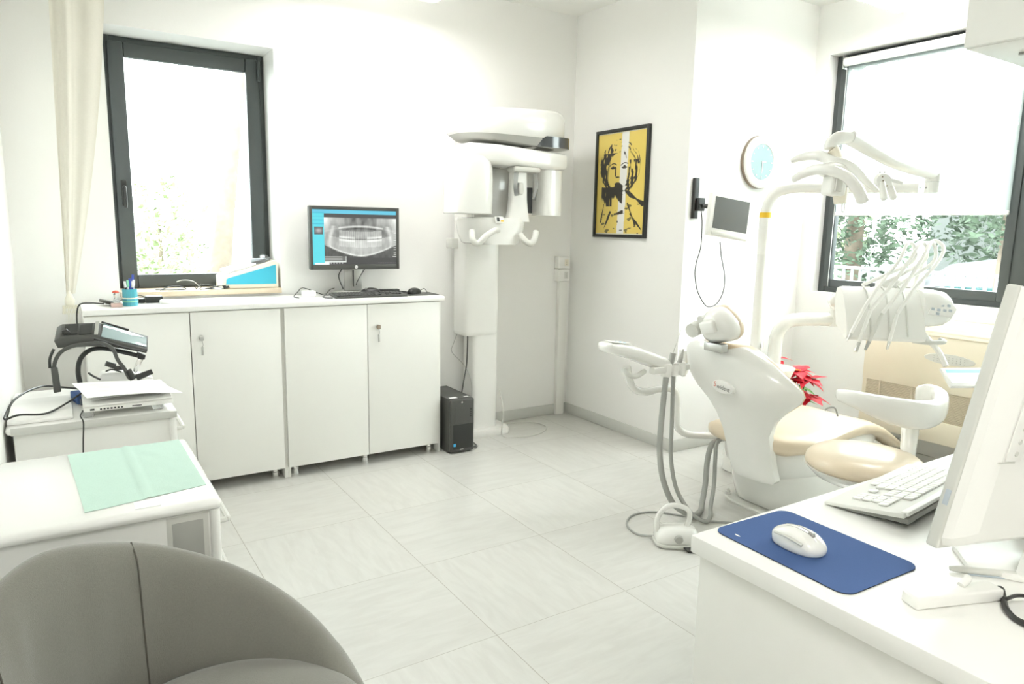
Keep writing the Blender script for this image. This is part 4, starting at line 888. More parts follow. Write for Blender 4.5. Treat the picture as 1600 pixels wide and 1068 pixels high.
# ================================================================= ASSISTANT TRAY (left of chair)
at_ = thing('assistant_instrument_tray', 'white assistant tray with keypad and hose holders on bent tube arm', 'dental tray', (1.8,-0.6,0.70))
a3 = V(1,0,-0.0)
def P6(x, y, dy=0.0): p = aty(x,y,-0.60); p.y += dy; return p
top_ = [P6(947,540),P6(950,532),P6(972,531),P6(1030,546),P6(1052,556),P6(1056,566),P6(1056,578),P6(1005,582),P6(1000,572),P6(952,554)]
def slabpoly(pts, dep, bev): return MB().prism([p+V(0,-dep/2,0) for p in pts],(0,dep,0),bev)
rg = []
for fx, zc, hz, hw in ((1.548,0.868,0.012,0.03),(1.56,0.865,0.026,0.055),(1.62,0.855,0.032,0.07),(1.70,0.835,0.034,0.078),(1.80,0.800,0.036,0.08),(1.90,0.765,0.036,0.08),(1.955,0.748,0.030,0.078),(1.965,0.745,0.022,0.07)):
    rg.append(supr((fx,-0.60,zc),hw,hz,3.5,32,'yz'))
part('tray_body', MB().loft(rg), 'enamel', at_, ang=50)
kp = part('keypad', MB().obox((1.625,-0.61,0.8885),(0.11,0.08,0.003),(0,R(7.5),0),0.001), 'plastic_w', at_)
for i in range(3):
    for j in range(2): part('key', MB().obox((1.598+i*0.027,-0.628+j*0.03,0.8925-i*0.0032),(0.014,0.012,0.002),(0,R(7.5),0),0.0008), 'bluebtn', kp, label='blue key')
for i,dx in enumerate((0.0,0.055,0.11)):
    part('hose_holder', MB().cyl((1.90+dx*0.9,-0.67,0.705),(1.90+dx*0.9,-0.67,0.768),0.026), 'plastic_w', at_)
part('holder_bar', MB().box((1.80,-0.69,0.725),(2.05,-0.65,0.758),0.006), 'enamel', at_)
part('handle', MB().tube([(1.78,-0.64,0.735),(1.70,-0.67,0.725),(1.655,-0.67,0.735),(1.66,-0.62,0.752)],0.013,10), 'plastic_g', at_)
part('support_arm', MB().tube([P6(980,572),P6(983,592),P6(991,607),P6(1008,612),P6(1028,608),P6(1045,606),P6(1055,612),P6(1058,630),P6(1056,655),P6(1061,670),P6(1075,678),P6(1095,680),P6(1135,680)],0.019,14,6), 'enamel', at_)
sy = thing('suction_handpiece', 'grey suction handpiece with thin metal tip in the left assistant tray', 'handpiece', (1.92,-0.68,0.75))
part('grip', MB().cyl(P6(1032,566,-.07),P6(1036,548,-.07),0.014,0.016), 'grey', sy)
part('tip', MB().cyl(P6(1036,548,-.07),P6(1048,512,-.07),0.0022,0.001,8), 'chrome', sy)
sy = thing('syringe_handpiece', 'short dark grey handpiece with tapered nozzle in the assistant tray', 'handpiece', (1.98,-0.68,0.75))
part('grip', MB().cyl(P6(1044,568,-.07),P6(1049,553,-.07),0.014,0.010), 'grey', sy)
part('nozzle', MB().cyl(P6(1049,553,-.07),P6(1052,542,-.07),0.009,0.004), 'grey', sy)
def hose(lab, pts, r): return solo('suction_hose', MB().tube(pts, r, 12, 6), 'hose', lab, 'hose', 'grey hoses of the assistant tray')
hose('thicker grey hose hanging from the assistant tray, further left', [(1.897,-0.675,0.70),(1.885,-0.68,0.62),(1.855,-0.70,0.48),(1.835,-0.72,0.34),(1.84,-0.75,0.20),(1.88,-0.79,0.08),(1.96,-0.83,0.022),(2.04,-0.82,0.016),(2.11,-0.77,0.03),(2.16,-0.74,0.12),(2.175,-0.73,0.24),(2.20,-0.73,0.32),(2.24,-0.74,0.34)], 0.0145)
hose('thinner grey hose hanging from assistant tray right beside the thicker one', [(1.948,-0.675,0.70),(1.945,-0.68,0.60),(1.93,-0.70,0.45),(1.905,-0.73,0.30),(1.905,-0.78,0.15),(1.93,-0.86,0.05),(1.98,-0.91,0.012),(2.05,-0.88,0.012),(2.13,-0.81,0.025),(2.18,-0.78,0.12),(2.20,-0.76,0.25),(2.215,-0.75,0.33),(2.25,-0.76,0.36)], 0.0105)
# ================================================================= FOOT PEDAL
fp = thing('foot_pedal', 'white foot control with arched handle and grey knob on floor', 'foot pedal', (1.68,-1.0,0))
fm = Matrix.Translation(V(1.700,-0.985,0)) @ Matrix.Rotation(R(-32),4,'Z')
def F(mb): return mb.xform(fm)
part('base', F(MB().loft([supr((0,0,z),0.105*s,0.085*s,3.4,40) for z,s in ((0.0,0.9),(0.006,0.98),(0.014,1.0),(0.018,0.98))])), 'plastic_g', fp)
part('housing', F(MB().loft([supr((dx,0,z),a,b,3.4,36) for z,a,b,dx in ((0.019,0.098,0.07,0),(0.03,0.10,0.072,0),(0.055,0.094,0.066,0.004),(0.075,0.078,0.052,0.006),(0.082,0.055,0.035,0.006))])), 'enamel', fp)
part('knob', F(MB().cyl((-0.005,-0.068,0.048),(-0.005,-0.082,0.046),0.020,0.018)), 'grey', fp)
part('treadle', F(MB().prism([V(0.01,-0.075,0.012),V(0.10,-0.07,0.014),V(0.10,-0.11,0.008),V(0.03,-0.115,0.004)],(0,0,0.006),0.001)), 'dark', fp)
part('handle', F(MB().tube([(-0.09,0.0,0.05),(-0.085,0.02,0.11),(-0.05,0.03,0.155),(0.0,0.03,0.168),(0.055,0.02,0.150),(0.06,0.01,0.11),(0.045,0.0,0.072)],0.0125,10)), 'enamel', fp)
cable('grey cord looping on floor behind the foot pedal to chair base', [(1.65,-0.93,0.02),(1.60,-0.84,0.005),(1.63,-0.73,0.005),(1.73,-0.66,0.005),(1.85,-0.68,0.005),(1.95,-0.80,0.006),(2.03,-0.92,0.006),(2.16,-1.02,0.005),(2.27,-1.02,0.005)],0.005,'hose')
# ================================================================= WATER UNIT, POLE, LAMP, DELIVERY UNIT
wu = thing('dental_water_unit', 'white dental water unit with bowl and curved arm post behind chair', 'dental unit', (2.72,-0.52,0))
part('unit_column', MB().loft([supr((2.80,-0.50,z),a,b,4,36) for z,a,b in ((0.0,0.12,0.11),(0.01,0.13,0.12),(0.40,0.12,0.11),(0.56,0.105,0.10),(0.60,0.07,0.07))]), 'enamel', wu)
part('cuspidor_bowl', MB().lathe([(0.0,0.0),(0.05,0.005),(0.10,0.05),(0.125,0.11),(0.120,0.112),(0.095,0.056),(0.045,0.013),(0.0,0.01)],at(1203,603,3.92),n=36), 'plastic_w', wu)
part('water_tap', MB().tube([(2.78,-0.52,0.60),(2.785,-0.52,0.76),(2.76,-0.56,0.80),(2.72,-0.60,0.77)],0.009,10), 'chrome', wu)
part('lamp_post', MB().tube([(2.725,-0.55,0.0),(2.725,-0.55,0.8),(2.727,-0.55,1.35),(2.73,-0.552,1.54),(2.745,-0.59,1.635),(2.785,-0.68,1.665),(2.84,-0.80,1.665),(2.95,-1.03,1.662),(3.035,-1.21,1.66)],0.029,16,8), 'enamel', wu)
part('post_ring', MB().cyl((2.725,-0.55,1.30),(2.725,-0.55,1.52),0.031), 'plastic_w', wu)
part('yellow_label', MB().cyl((2.7255,-0.55,1.503),(2.7255,-0.55,1.532),0.0318), 'yellow', wu, label='yellow label band')
part('tray_arm', MB().tube([(2.835,-0.60,0.0),(2.835,-0.60,0.72),(2.84,-0.605,0.84),(2.875,-0.635,0.915),(2.95,-0.68,0.935),(3.05,-0.74,0.937),(3.10,-0.80,0.938)],0.038,16,8), 'enamel', wu)
# operating lamp
ol = thing('operating_lamp', 'white dental operating lamp with curved reflector on jointed spring arm', 'dental lamp', (2.4,-1.2,1.6))
J1 = V(3.06,-1.265,1.66)
part('elbow_joint', MB().cyl(J1+V(0,0,-0.03),J1+V(0,0,0.022),0.036,n=24), 'enamel', ol)
J2 = at(1478,272,3.42); T2_ = at(1327,214,3.12)
part('elbow_cap', MB().cyl(J1+V(0,0,0.0235),J1+V(0,0,0.06),0.036,n=24).sphere(J1+V(0,0,0.062),0.036), 'enamel', ol)
part('spring_arm', MB().tube([J1+V(-0.01,0,0.065),J1.lerp(T2_,0.5)+V(0,0,0.012),T2_],0.033,16,4), 'enamel', ol)
part('arm_end', MB().tube([T2_,at(1310,216,3.1),at(1300,225,3.1),at(1299,232,3.1)],0.030,14,4), 'enamel', ol)
part('fork', MB().tube([at(1300,233,3.1),at(1307,243,3.1),at(1310,258,3.1)],lambda t:0.030-0.012*t,12,4,flat=None), 'cream', ol)
part('neck_knob', MB().cyl(at(1296,252,3.08),at(1304,250,3.12),0.016), 'plastic_w', ol)
# curved reflector bands
def band(pts, r, fl): return MB().tube(pts, r, 12, 8, flat=fl)
part('rear_wing', band([at(1236,252,3.25),at(1255,245,3.22),at(1280,243,3.15),at(1300,252,3.05),at(1325,258,3.0),at(1345,275,2.98),at(1370,298,3.0)],lambda t:0.011+0.013*math.sin(PI*t),(1.0,(0,0,1))), 'enamel', ol)
part('front_reflector', band([at(1240,280,3.12),at(1258,270,3.05),at(1280,264,2.98),at(1305,268,2.92),at(1325,278,2.9),at(1340,296,2.9),at(1348,312,2.92)],lambda t:0.016+0.018*t,(0.75,(0.8,-0.55,0.2))), 'enamel', ol)
part('reflector_bowl', MB().sphere(at(1302,266,3.04),0.082,(1.0,0.8,0.42),24), 'plastic_w', ol)
bx_ = at(1303,290,3.0)
part('lamp_body', MB().xform(Matrix()).obox(bx_,(0.075,0.075,0.085),(0,R(6),R(-20)),0.012,3), 'plastic_w', ol)
part('lamp_cap', MB().cyl(bx_+V(0.03,-0.01,-0.01),bx_+V(0.035,-0.015,-0.075),0.034,0.026), 'cream', ol)
part('lamp_vent', MB().obox(bx_+V(-0.021,-0.029,0.0),(0.030,0.03,0.055),(0,R(6),R(-20)),0.002), 'plastic_g', ol)
part('pull_loop', MB().tube([bx_+V(0.04,-0.02,-0.07),bx_+V(0.042,-0.02,-0.105),bx_+V(0.052,-0.025,-0.105),bx_+V(0.05,-0.025,-0.07)],0.0022,8), 'plastic_w', ol)
g_ = at(1378,285,3.15)
part('knob_plate', MB().lathe([(0,0),(0.038,0),(0.042,0.006),(0.034,0.02),(0,0.024)],g_,(-0.5,-0.8,0.2)), 'plastic_w', ol)
part('handle', MB().cyl(g_+V(-0.018,-0.01,0.0),g_+V(-0.025,-0.03,-0.065),0.013,0.017).sphere(g_+V(-0.025,-0.03,-0.065),0.017), 'plastic_w', ol)
part('handle', MB().cyl(g_+V(0.02,-0.02,0.0),g_+V(0.03,-0.04,-0.06),0.013,0.017).sphere(g_+V(0.03,-0.04,-0.06),0.017), 'plastic_w', ol)
part('side_button', MB().cyl(g_+V(0.03,-0.02,0.01),g_+V(0.075,-0.05,0.0),0.010,0.008), 'plastic_w', ol)
for a,b in ((1375,269),(1382,269),(1379,276),(1380,282),(1386,290)): part('screw', MB().sphere(at(a,b,3.08),0.0035), 'brown', ol)
for a,b,t in ((1438,293,3.30),(1447,293,3.32)): part('screw', MB().cyl(at(a,b,t),at(a,b,t-0.012),0.004), 'grey', ol)
# delivery unit
du = thing('instrument_delivery_unit', 'white instrument unit with hanging handpieces and keypad in front of window', 'dental unit', (2.8,-1.25,0.9))
o3 = at(1378,490,3.35); ux = V(0.80,-0.60,0).normalized(); uy = V(0.60,0.80,0)
um = Matrix(((ux.x,uy.x,0,o3.x),(ux.y,uy.y,0,o3.y),(0,0,1,o3.z),(0,0,0,1)))
def U(mb): return mb.xform(um)
prof = [(-0.118,-0.072),(-0.125,-0.098),(-0.112,-0.112),(-0.07,-0.105),(0.06,-0.06),(0.15,0.02),(0.16,0.09),(0.12,0.122),(0.03,0.127),(-0.03,0.10),(-0.085,0.015)]
def urow(x, k=1.0, dz=0.0): return [V(x, (y if y < 0 else y*0.40)*k, z*k+dz) for y,z in prof]
part('body', U(MB().loft([urow(-0.20,0.96,0.0),urow(-0.19,1.0,0.0),urow(0.135,1.0,-0.005),urow(0.155,0.97,-0.005)])), 'enamel', du, ang=30)
for x in (-0.095,-0.01,0.07):
    part('body_rib', U(MB().tube([(x,-0.128,-0.09),(x,-0.092,0.012),(x,-0.038,0.103),(x,0.02,0.131)],0.0045,8,4)), 'plastic_g', du)
rg = []
for x, a, b, zz in ((0.15,0.080,0.085,0.035),(0.20,0.088,0.088,0.036),(0.255,0.082,0.080,0.034),(0.285,0.062,0.06,0.030),(0.295,0.04,0.035,0.028)): rg.append([V(p.x,p.y,p.z) for p in supr((x,-0.01,zz),a,b,2.8,32,'yz')])
kh = part('keypad_pod', U(MB().loft(rg)), 'enamel', du, ang=50)
km = um @ Matrix.Translation(V(0.222,-0.094,0.050)) @ Matrix.Rotation(R(-22),4,'X') @ Matrix.Rotation(R(10),4,'Y')
kf = part('keypad', MB().prism([V(x,0,z) for x,z in ((-0.055,-0.045),(0.05,-0.04),(0.068,0.0),(0.02,0.058),(-0.012,0.062),(-0.035,0.02))],(0,0.012,0),0.002).xform(km), 'plastic_w', kh)
for x,z in ((-0.002,0.048),(-0.012,0.026),(0.014,0.03),(-0.024,0.004),(0.002,0.007),(0.030,0.010),(-0.038,-0.018),(-0.012,-0.018),(0.014,-0.016),(0.038,-0.012),(-0.016,-0.037)):
    part('key', MB().box((x-0.007,-0.003,z-0.006),(x+0.007,0.001,z+0.006),0.001).xform(km), 'palebtn', kf)
part('upper_arm', MB().tube([(3.10,-0.80,0.945),(3.09,-0.80,1.02),at(1306,468,3.62),at(1345,462,3.55),at(1400,452,3.48),at(1440,448,3.45)],0.034,14,5), 'enamel', du)
part('pivot', MB().cyl((3.10,-0.80,0.905),(3.10,-0.80,1.03),0.042), 'enamel', du)
part('rear_block', U(MB().obox((0.06,0.10,0.135),(0.10,0.09,0.06),(0,0,0),0.018,3)), 'enamel', du)
part('lower_handle', U(MB().tube([(0.12,-0.07,-0.115),(0.18,-0.10,-0.118),(0.245,-0.10,-0.113),(0.25,-0.06,-0.108)],0.011,10)), 'plastic_g', du)
part('display_arm', MB().tube([U(MB()).xform(Matrix()) and (um @ V(0.16,-0.03,-0.06)), at(1450,530,3.27), at(1466,548,3.25), at(1478,572,3.22)],0.0125,12,5), 'enamel', du)
dm = Matrix.Translation(at(1510,588,3.15)) @ Matrix.Rotation(R(-26),4,'Z') @ Matrix.Rotation(R(-48),4,'X')
ds = part('display', MB().box((-0.11,-0.008,-0.06),(0.11,0.008,0.045),0.006).xform(dm), 'plastic_w', du)
part('display_screen', MB().box((-0.092,-0.0095,-0.038),(0.092,-0.0081,0.012)).xform(dm), 'winpale', ds)
part('display_bar', MB().box((-0.092,-0.0095,0.0122),(0.092,-0.0081,0.032)).xform(dm), 'winblue', ds)
tips = [((1323,533),(1352,478),(1378,440),(1404,408),(1415,385),(1421,378),(1428,386),(1423,410),(1408,440),-0.14),
        ((1337,549),(1360,485),(1393,445),(1422,405),(1434,385),(1441,378),(1447,388),(1441,410),(1424,442),-0.06),
        ((1352,546),(1378,490),(1412,448),(1440,405),(1450,386),(1456,378),(1462,390),(1455,412),(1436,444),0.02),
        ((1386,546),(1402,490),(1430,450),(1452,425),(1470,402),(1474,386),(1464,377),(1452,384),(1440,410),0.10)]
nm = ['instrument hanging furthest left, thin pointed tip','second hanging handpiece from the left with pale rounded end','third hanging handpiece from the left with slanted metal tip','rightmost hanging handpiece beside the keypad pod']
for i, tp in enumerate(tips):
    x = tp[-1]; P_ = tp[:-1]; T_ = 3.20
    h = thing('dental_handpiece', nm[i]+' of the delivery unit', 'handpiece', at(*P_[0],T_), 0, 'handpieces on the delivery unit')
    p0 = at(*P_[0],T_); p1 = at(*P_[1],T_+0.03)
    d = (p1-p0)
    part('handpiece_body', MB().tube([p0+d*0.22,p0+d*0.6,p1],lambda t:0.0082,12,3), ['plastic_w','plastic_w','plastic_g','plastic_w'][i], h)
    part('tip', MB().cyl(p0,p0+d*0.22,[0.0018,0.0085,0.006,0.004][i],0.008,14), ['steel','steel','grey','chrome'][i], h)
    part('supply_hose', MB().tube([p1,at(*P_[2],T_+0.05),at(*P_[3],T_+0.07),at(*P_[4],T_+0.09),at(*P_[5],T_+0.11),at(*P_[6],T_+0.13),at(*P_[7],T_+0.14),um@V(x+0.06,0.06,0.13)],0.0085,10,6), 'plastic_w', h)
for x in (-0.06,0.0,0.065,0.13):
    part('hook', U(MB().tube(torus((x-0.01,0.03,0.126),0.011,0,14,ax='z'),0.0022,6,1)), 'grey', du)
# ================================================================= POINSETTIA on stand
pn = thing('poinsettia', 'red poinsettia plant in white pot standing on floor behind dental chair', 'plant', (3.35,-0.37,0))
pc0 = V(3.35,-0.37,0)
part('pot', MB().lathe([(0.0,0.0),(0.075,0.0),(0.10,0.17),(0.108,0.175),(0.108,0.19),(0.098,0.19),(0.094,0.165),(0,0.165)],pc0), 'terra', pn)
part('soil', MB().cyl(pc0+V(0,0,0.1655),pc0+V(0,0,0.172),0.092), 'soil', pn)
def leaf(mb, p, d, L_, w_, curl=0.25, up=V(0,0,1)):
    d = d.normalized(); s = d.cross(up).normalized(); nn = s.cross(d).normalized(); N_ = 8; rows = []
    for i in range(N_+1):
        t = i/N_; ww = w_*math.sin(PI*min(1,t**0.75*0.98+0.02))*(1+0.18*math.sin(t*14)); c = p + d*L_*t - nn*curl*L_*t*t
        rows.append([c - s*ww + nn*0.12*ww, c - s*ww*0.5+nn*0.0, c - nn*0.0, c + s*ww*0.5, c + s*ww+nn*0.12*ww])
    R_ = [[mb.bm.verts.new(q) for q in r] for r in rows]
    for a, b in zip(R_, R_[1:]):
        for k in range(4): mb.bm.faces.new((a[k],a[k+1],b[k+1],b[k]))
rr = random.Random(5)
heads = [(at(1247,580,4.25),12),(at(1232,594,4.22),9),(at(1258,592,4.25),10),(at(1242,612,4.25),9),(at(1207,560,4.3),7),(at(1262,616,4.27),7)]
for k,(h, n) in enumerate(heads):
    b0 = pc0+V(rr.uniform(-.04,.04),rr.uniform(-.04,.04),0.165)
    part('stem', MB().tube([b0,b0.lerp(h,0.5)+V(0,0,0.03),h+V(0,0,-0.01)],0.0045,8,5), 'stem', pn)
    for i in range(n):
        a = 2*PI*i/n+rr.uniform(-.3,.3); el = rr.uniform(-0.35,0.35); m = MB(); leaf(m, h, V(math.cos(a),math.sin(a),el), rr.uniform(0.095,0.15), rr.uniform(0.028,0.042), rr.uniform(0.15,0.5)); part('red_bract', m, 'red', pn, ang=60)
for i in range(30):
    a = rr.uniform(0,2*PI); z = rr.uniform(0.30,0.52); r0 = rr.uniform(0.0,0.06); m = MB(); leaf(m, pc0+V(r0*math.cos(a),r0*math.sin(a),z), V(math.cos(a),math.sin(a),rr.uniform(-0.5,0.3)), rr.uniform(0.09,0.13), rr.uniform(0.022,0.034), 0.4); part('green_leaf', m, 'leaf', pn, ang=60)
m = MB()
for i in range(14): h = heads[i%3][0]; m.sphere(h+V(rr.uniform(-.012,.012),rr.uniform(-.012,.012),0.008),0.004,n=8)
part('flower_centres', m, 'yellow', pn)
# ================================================================= AIR CONDITIONER / FAN COIL
ac = thing('floor_air_conditioner', 'cream floor standing air conditioner with grille under the big window', 'air conditioner', (3.66,-1.35,0.0))
ax0, ay0, ay1 = 3.50, -2.05, -0.745
part('cabinet', MB().prism([V(ax0+0.012,ay1,z_) if 0 else V(x_,ay1,z_) for x_,z_ in ((ax0+0.012,0.255),(XW-0.004,0.255),(XW-0.004,0.93),(ax0+0.06,0.93),(ax0+0.012,0.89))],(0,ay0-ay1,0),0.006), 'acbeige', ac)
part('front_panel', MB().box((ax0,ay0+0.004,0.555),(ax0+0.0115,ay1-0.004,0.862),0.004), 'acbeige', ac)
part('top_flap', MB().prism([V(x_,ay1-0.006,z_) for x_,z_ in ((ax0+0.002,0.868),(ax0+0.011,0.868),(ax0+0.055,0.925),(ax0+0.048,0.932))],(0,ay0-ay1+0.012,0),0.001), 'acbeige', ac)
m_ = MB()
for k in range(17):
    z = 0.395+k*0.0095; m_.box((ax0+0.003,ay0+0.02,z),(ax0+0.0115,ay1-0.03,z+0.0042))
for y in (-0.86,-1.05,-1.24,-1.43,-1.62,-1.81): m_.box((ax0+0.002,y-0.004,0.39),(ax0+0.0115,y+0.004,0.555))
part('grille', m_, 'acline', ac)
part('lower_panel', MB().box((ax0,ay0+0.004,0.26),(ax0+0.0115,ay1-0.004,0.388),0.004), 'acbeige', ac)
cp_ = MB().loft([supr((x_,-1.235,0.745),0.135*s,0.030*s,2.0,40,'yz') for x_,s in ((ax0-0.004,0.97),(ax0+0.0,1.0),(ax0+0.002,1))]); cpo = part('control_panel', cp_, 'plastic_g', ac)
m_ = MB()
for i in range(9):
    for j in range(3): m_.sphere((ax0-0.004,-1.235+(i-4)*0.02,0.745+(j-1)*0.013),0.0025,n=6)
part('control_dots', m_, 'grey', cpo)
part('seam', MB().box((ax0-0.001,ay0+0.004,0.862),(ax0+0.004,ay1-0.004,0.868)), 'acline', ac)
for y in (-0.85,-1.95): part('mounting_foot', MB().box((3.62,y-0.03,0.0),(3.80,y+0.03,0.2545),0.003), 'plastic_w', ac)
# ================================================================= STOOL
sc = at(1352,712,2.76); sc.z = 0.535
so = thing('operator_stool', 'dental stool with round beige seat and white crescent backrest beside the desk', 'stool', (sc.x,sc.y,0))
part('seat_shell', MB().lathe([(0.03,-0.10),(0.10,-0.095),(0.18,-0.06),(0.215,-0.025),(0.220,-0.018),(0.0,-0.018)],sc,n=48), 'enamel', so)
part('seat_cushion', MB().lathe([(0.0,-0.0175),(0.212,-0.0175),(0.219,-0.008),(0.214,0.014),(0.19,0.034),(0.12,0.046),(0.0,0.048)],sc,n=48), 'beige', so, ang=60)
part('gas_column', MB().cyl((sc.x,sc.y,0.10),(sc.x,sc.y,0.44),0.025), 'chrome', so)
m_ = MB()
for i in range(5):
    a = 2*PI*i/5+0.3; m_.tube([(sc.x,sc.y,0.105),(sc.x+0.26*math.cos(a),sc.y+0.26*math.sin(a),0.075)],0.017,8,1)
    part('castor', MB().cyl((sc.x+0.27*math.cos(a)-0.012,sc.y+0.27*math.sin(a),0.028),(sc.x+0.27*math.cos(a)+0.012,sc.y+0.27*math.sin(a),0.028),0.028).cyl((sc.x+0.262*math.cos(a),sc.y+0.262*math.sin(a),0.03),(sc.x+0.262*math.cos(a),sc.y+0.262*math.sin(a),0.075),0.007), 'grey', so)
part('star_base', m_, 'chrome', so)
bs = at(1418,716,2.80)
def B(x,y,t): return at(x,y,t)
part('backrest_stem', MB().tube([(sc.x+0.04,sc.y-0.03,0.415),(bs.x-0.03,bs.y,0.43),(bs.x,bs.y,0.50),B(1419,700,2.82),B(1422,672,2.84),B(1422,655,2.85)],lambda t:0.020+0.015*t,12,5), 'enamel', so)
pts = [B(1309,620,2.86),B(1335,625,2.80),B(1370,633,2.76),B(1410,640,2.74),B(1445,643,2.76),B(1466,638,2.85),B(1468,622,2.98),B(1450,614,3.06),B(1432,616,3.10)]
def br_(t): return 0.030+0.040*math.sin(PI*min(1,t*1.05))**1.2 if t < 0.72 else 0.052-0.05*(t-0.72)
sm_ = smooth(pts, 6); rg = []
for i,p in enumerate(sm_):
    t = i/(len(sm_)-1); d = (sm_[min(i+1,len(sm_)-1)]-sm_[max(i-1,0)]); d.z = 0; d.normalize(); nrm = V(-d.y,d.x,0)
    h = 0.024+0.034*math.sin(PI*min(1.0,t*1.15))**1.6 if t < 0.78 else 0.040; th = 0.024+0.008*math.sin(PI*t)
    if i in (0,len(sm_)-1): h *= 0.75; th *= 0.7
    rg.append([p + nrm*q.y + V(0,0,q.z - (h-0.04)*0.7) for q in supr((0,0,0),th,h,3.0,28,'yz')])
part('backrest', MB().loft(rg), 'enamel', so, ang=60)
cable('small dark curved wire with metal clip behind the stool backrest', [at(1289,641,3.3),at(1294,637,3.3),at(1302,636,3.3),at(1306,640,3.3),at(1309,650,3.3)],0.004,'grey')
# ================================================================= DESK (right foreground)
DZ = 0.75
dk = thing('office_desk', 'white laminate desk in right foreground with mouse mat and keyboard', 'desk', (1.25,-2.75,0))
part('desktop', MB().box((0.540,-3.30,DZ-0.040),(2.010,-2.110,DZ),0.002), 'desk', dk)
part('side_panel', MB().box((0.556,-3.28,0.0),(0.578,-2.125,DZ-0.0405),0.001), 'white', dk)
part('side_panel', MB().box((1.98,-3.28,0.0),(2.0,-2.125,DZ-0.0405),0.001), 'white', dk)
part('modesty_panel', MB().box((0.5785,-3.275,0.12),(1.9795,-3.255,DZ-0.0405),0.001), 'white', dk)
# mouse mat
m_ = MB(); w_, h_, r_ = 0.245, 0.335, 0.028; pts = []
for cx_,cy_,a0 in ((w_/2-r_,h_/2-r_,0),(-w_/2+r_,h_/2-r_,90),(-w_/2+r_,-h_/2+r_,180),(w_/2-r_,-h_/2+r_,270)):
    for k in range(7): a = R(a0+15*k); pts.append((cx_+r_*math.cos(a), cy_+r_*math.sin(a)))
mm = Matrix.Translation(V(0.716,-2.290,0)) @ Matrix.Rotation(R(-2),4,'Z')
mt_ = thing('mouse_mat', 'blue rounded mouse mat at the corner of white desk', 'mouse mat', (0.718,-2.290,DZ))
part('cloth_top', MB().prism([mm @ V(x,y,DZ+0.0022) for x,y in pts],(0,0,0.0010)), 'blue', mt_)
part('rubber_base', MB().prism([mm @ V(x,y,DZ+0.0003) for x,y in pts],(0,0,0.0018)), 'rubber', mt_)
part('maker_mark', MB().prism([mm @ V(-0.098+x*0.5,0.120+y*0.5-0.004,DZ+0.0033) for x,y in ((-0.004,0.014),(0.004,0.018),(0.004,-0.006),(0.0,-0.014),(-0.005,-0.006))],(0,0,0.0003)), 'paper', mt_, label='tiny white printed mark')
# white mouse
mo2 = thing('computer_mouse', 'white glossy wireless mouse on the blue mouse mat', 'mouse', (0.69,-2.28,DZ+0.0032))
mw = Matrix.Translation(V(0.688,-2.277,DZ+0.0034)) @ Matrix.Rotation(R(4),4,'Z') @ Matrix.Diagonal((1.22,0.99,1.18,1))
def mring(z, s, n=44, dy=0.0):
    o = []
    for i in range(n):
        t = 2*PI*i/n; x = 0.0335*s*math.cos(t); y = 0.0605*s*math.sin(t)+dy
        x *= (1 + 0.12*max(0,-math.sin(t)) - 0.08*max(0,math.sin(t)))   # a little wider at one end
        if abs(math.sin(t)) < 0.55: x *= 0.93
        o.append(V(x,y,z))
    return o
# heel (high end) toward +y, button end toward -y
def dome(o, z0): return [V(p.x,p.y,z0) for p in o]
rg = []
for z,s in ((0.0005,0.93),(0.004,0.985),(0.010,1.0)): rg.append(mring(z,s))
for k in range(1,9):
    f = k/8; s = math.sqrt(max(0.0,1-(f*0.985)**2.3)); r = mring(0,s,dy=0.006*f)
    rg.append([V(p.x,p.y,0.010+0.028*f*(0.80+0.20*math.sin((p.y+0.06)/0.12*PI*0.9+0.1))) for p in r])
part('shell', MB().loft(rg).xform(mw), 'enamel', mo2, ang=70)
def mz(x, y):
    q = (x/0.0335)**2+((y)/0.0605)**2; f = max(0,1-q)**(1/2.3)*0.985 if q < 1 else 0; return 0.010+0.028*f*(0.80+0.20*math.sin((y+0.06)/0.12*PI*0.9+0.1))
m_ = MB()
for sgn_ in (-1,1):
    m_.tube([mw @ V(sgn_*0.0045, y, mz(0.0045,y-0.004)+0.0006) for y in (0.035,0.02,0.0,-0.02,-0.035,-0.05)],0.0009,6,4)
part('seam_lines', m_, 'steel', mo2)
part('scroll_wheel', MB().cyl(mw @ V(-0.0028,-0.028,mz(0,-0.03)-0.001), mw @ V(0.0028,-0.028,mz(0,-0.03)-0.001),0.0075,n=20), 'steel', mo2)
part('side_groove', MB().tube([mw @ V(-0.0315,y,0.022+0.006*math.sin((y+0.03)*30)) for y in (0.035,0.015,-0.005,-0.03)],0.0035,8,4), 'plastic_g', mo2)
# white keyboard: user sits on far side, so local +y faces the camera
KR = R(180+6)
kb2, mt2 = keyboard('desk_keyboard', 'white keyboard on the desk between blue mat and white monitor', (1.215,-2.225,DZ), KR, 0.49, 0.19, 'keygap', 'keycap', 6, 18, R(8.0), 0.012)
keys(kb2, mt2, 0.45, 0.165, 0.0098, 0.0125, 6, 'keycap', 0)
part('rear_edge', MB().prism([V(-0.235,0.084,0.006),V(-0.235,0.101,0.004),V(-0.235,0.101,0.0135),V(-0.235,0.084,0.0145)],(0.47,0,0),0.002).xform(mt2), 'keycap', kb2, local=True)
part('underside', MB().prism([V(-0.240,-0.085,0.0),V(-0.240,0.1005,0.0),V(-0.240,0.1005,-0.012),V(-0.240,-0.03,-0.006)],(0.48,0,0),0.001).xform(mt2), 'keyunder', kb2, local=True)
for x in (-0.19,0.19): part('tilt_foot', MB().box((x-0.02,0.07,-0.0245),(x+0.02,0.088,-0.001),0.002).xform(mt2).xform(Matrix.Translation(V(0,0,0.0))), 'keyunder', kb2, local=True)
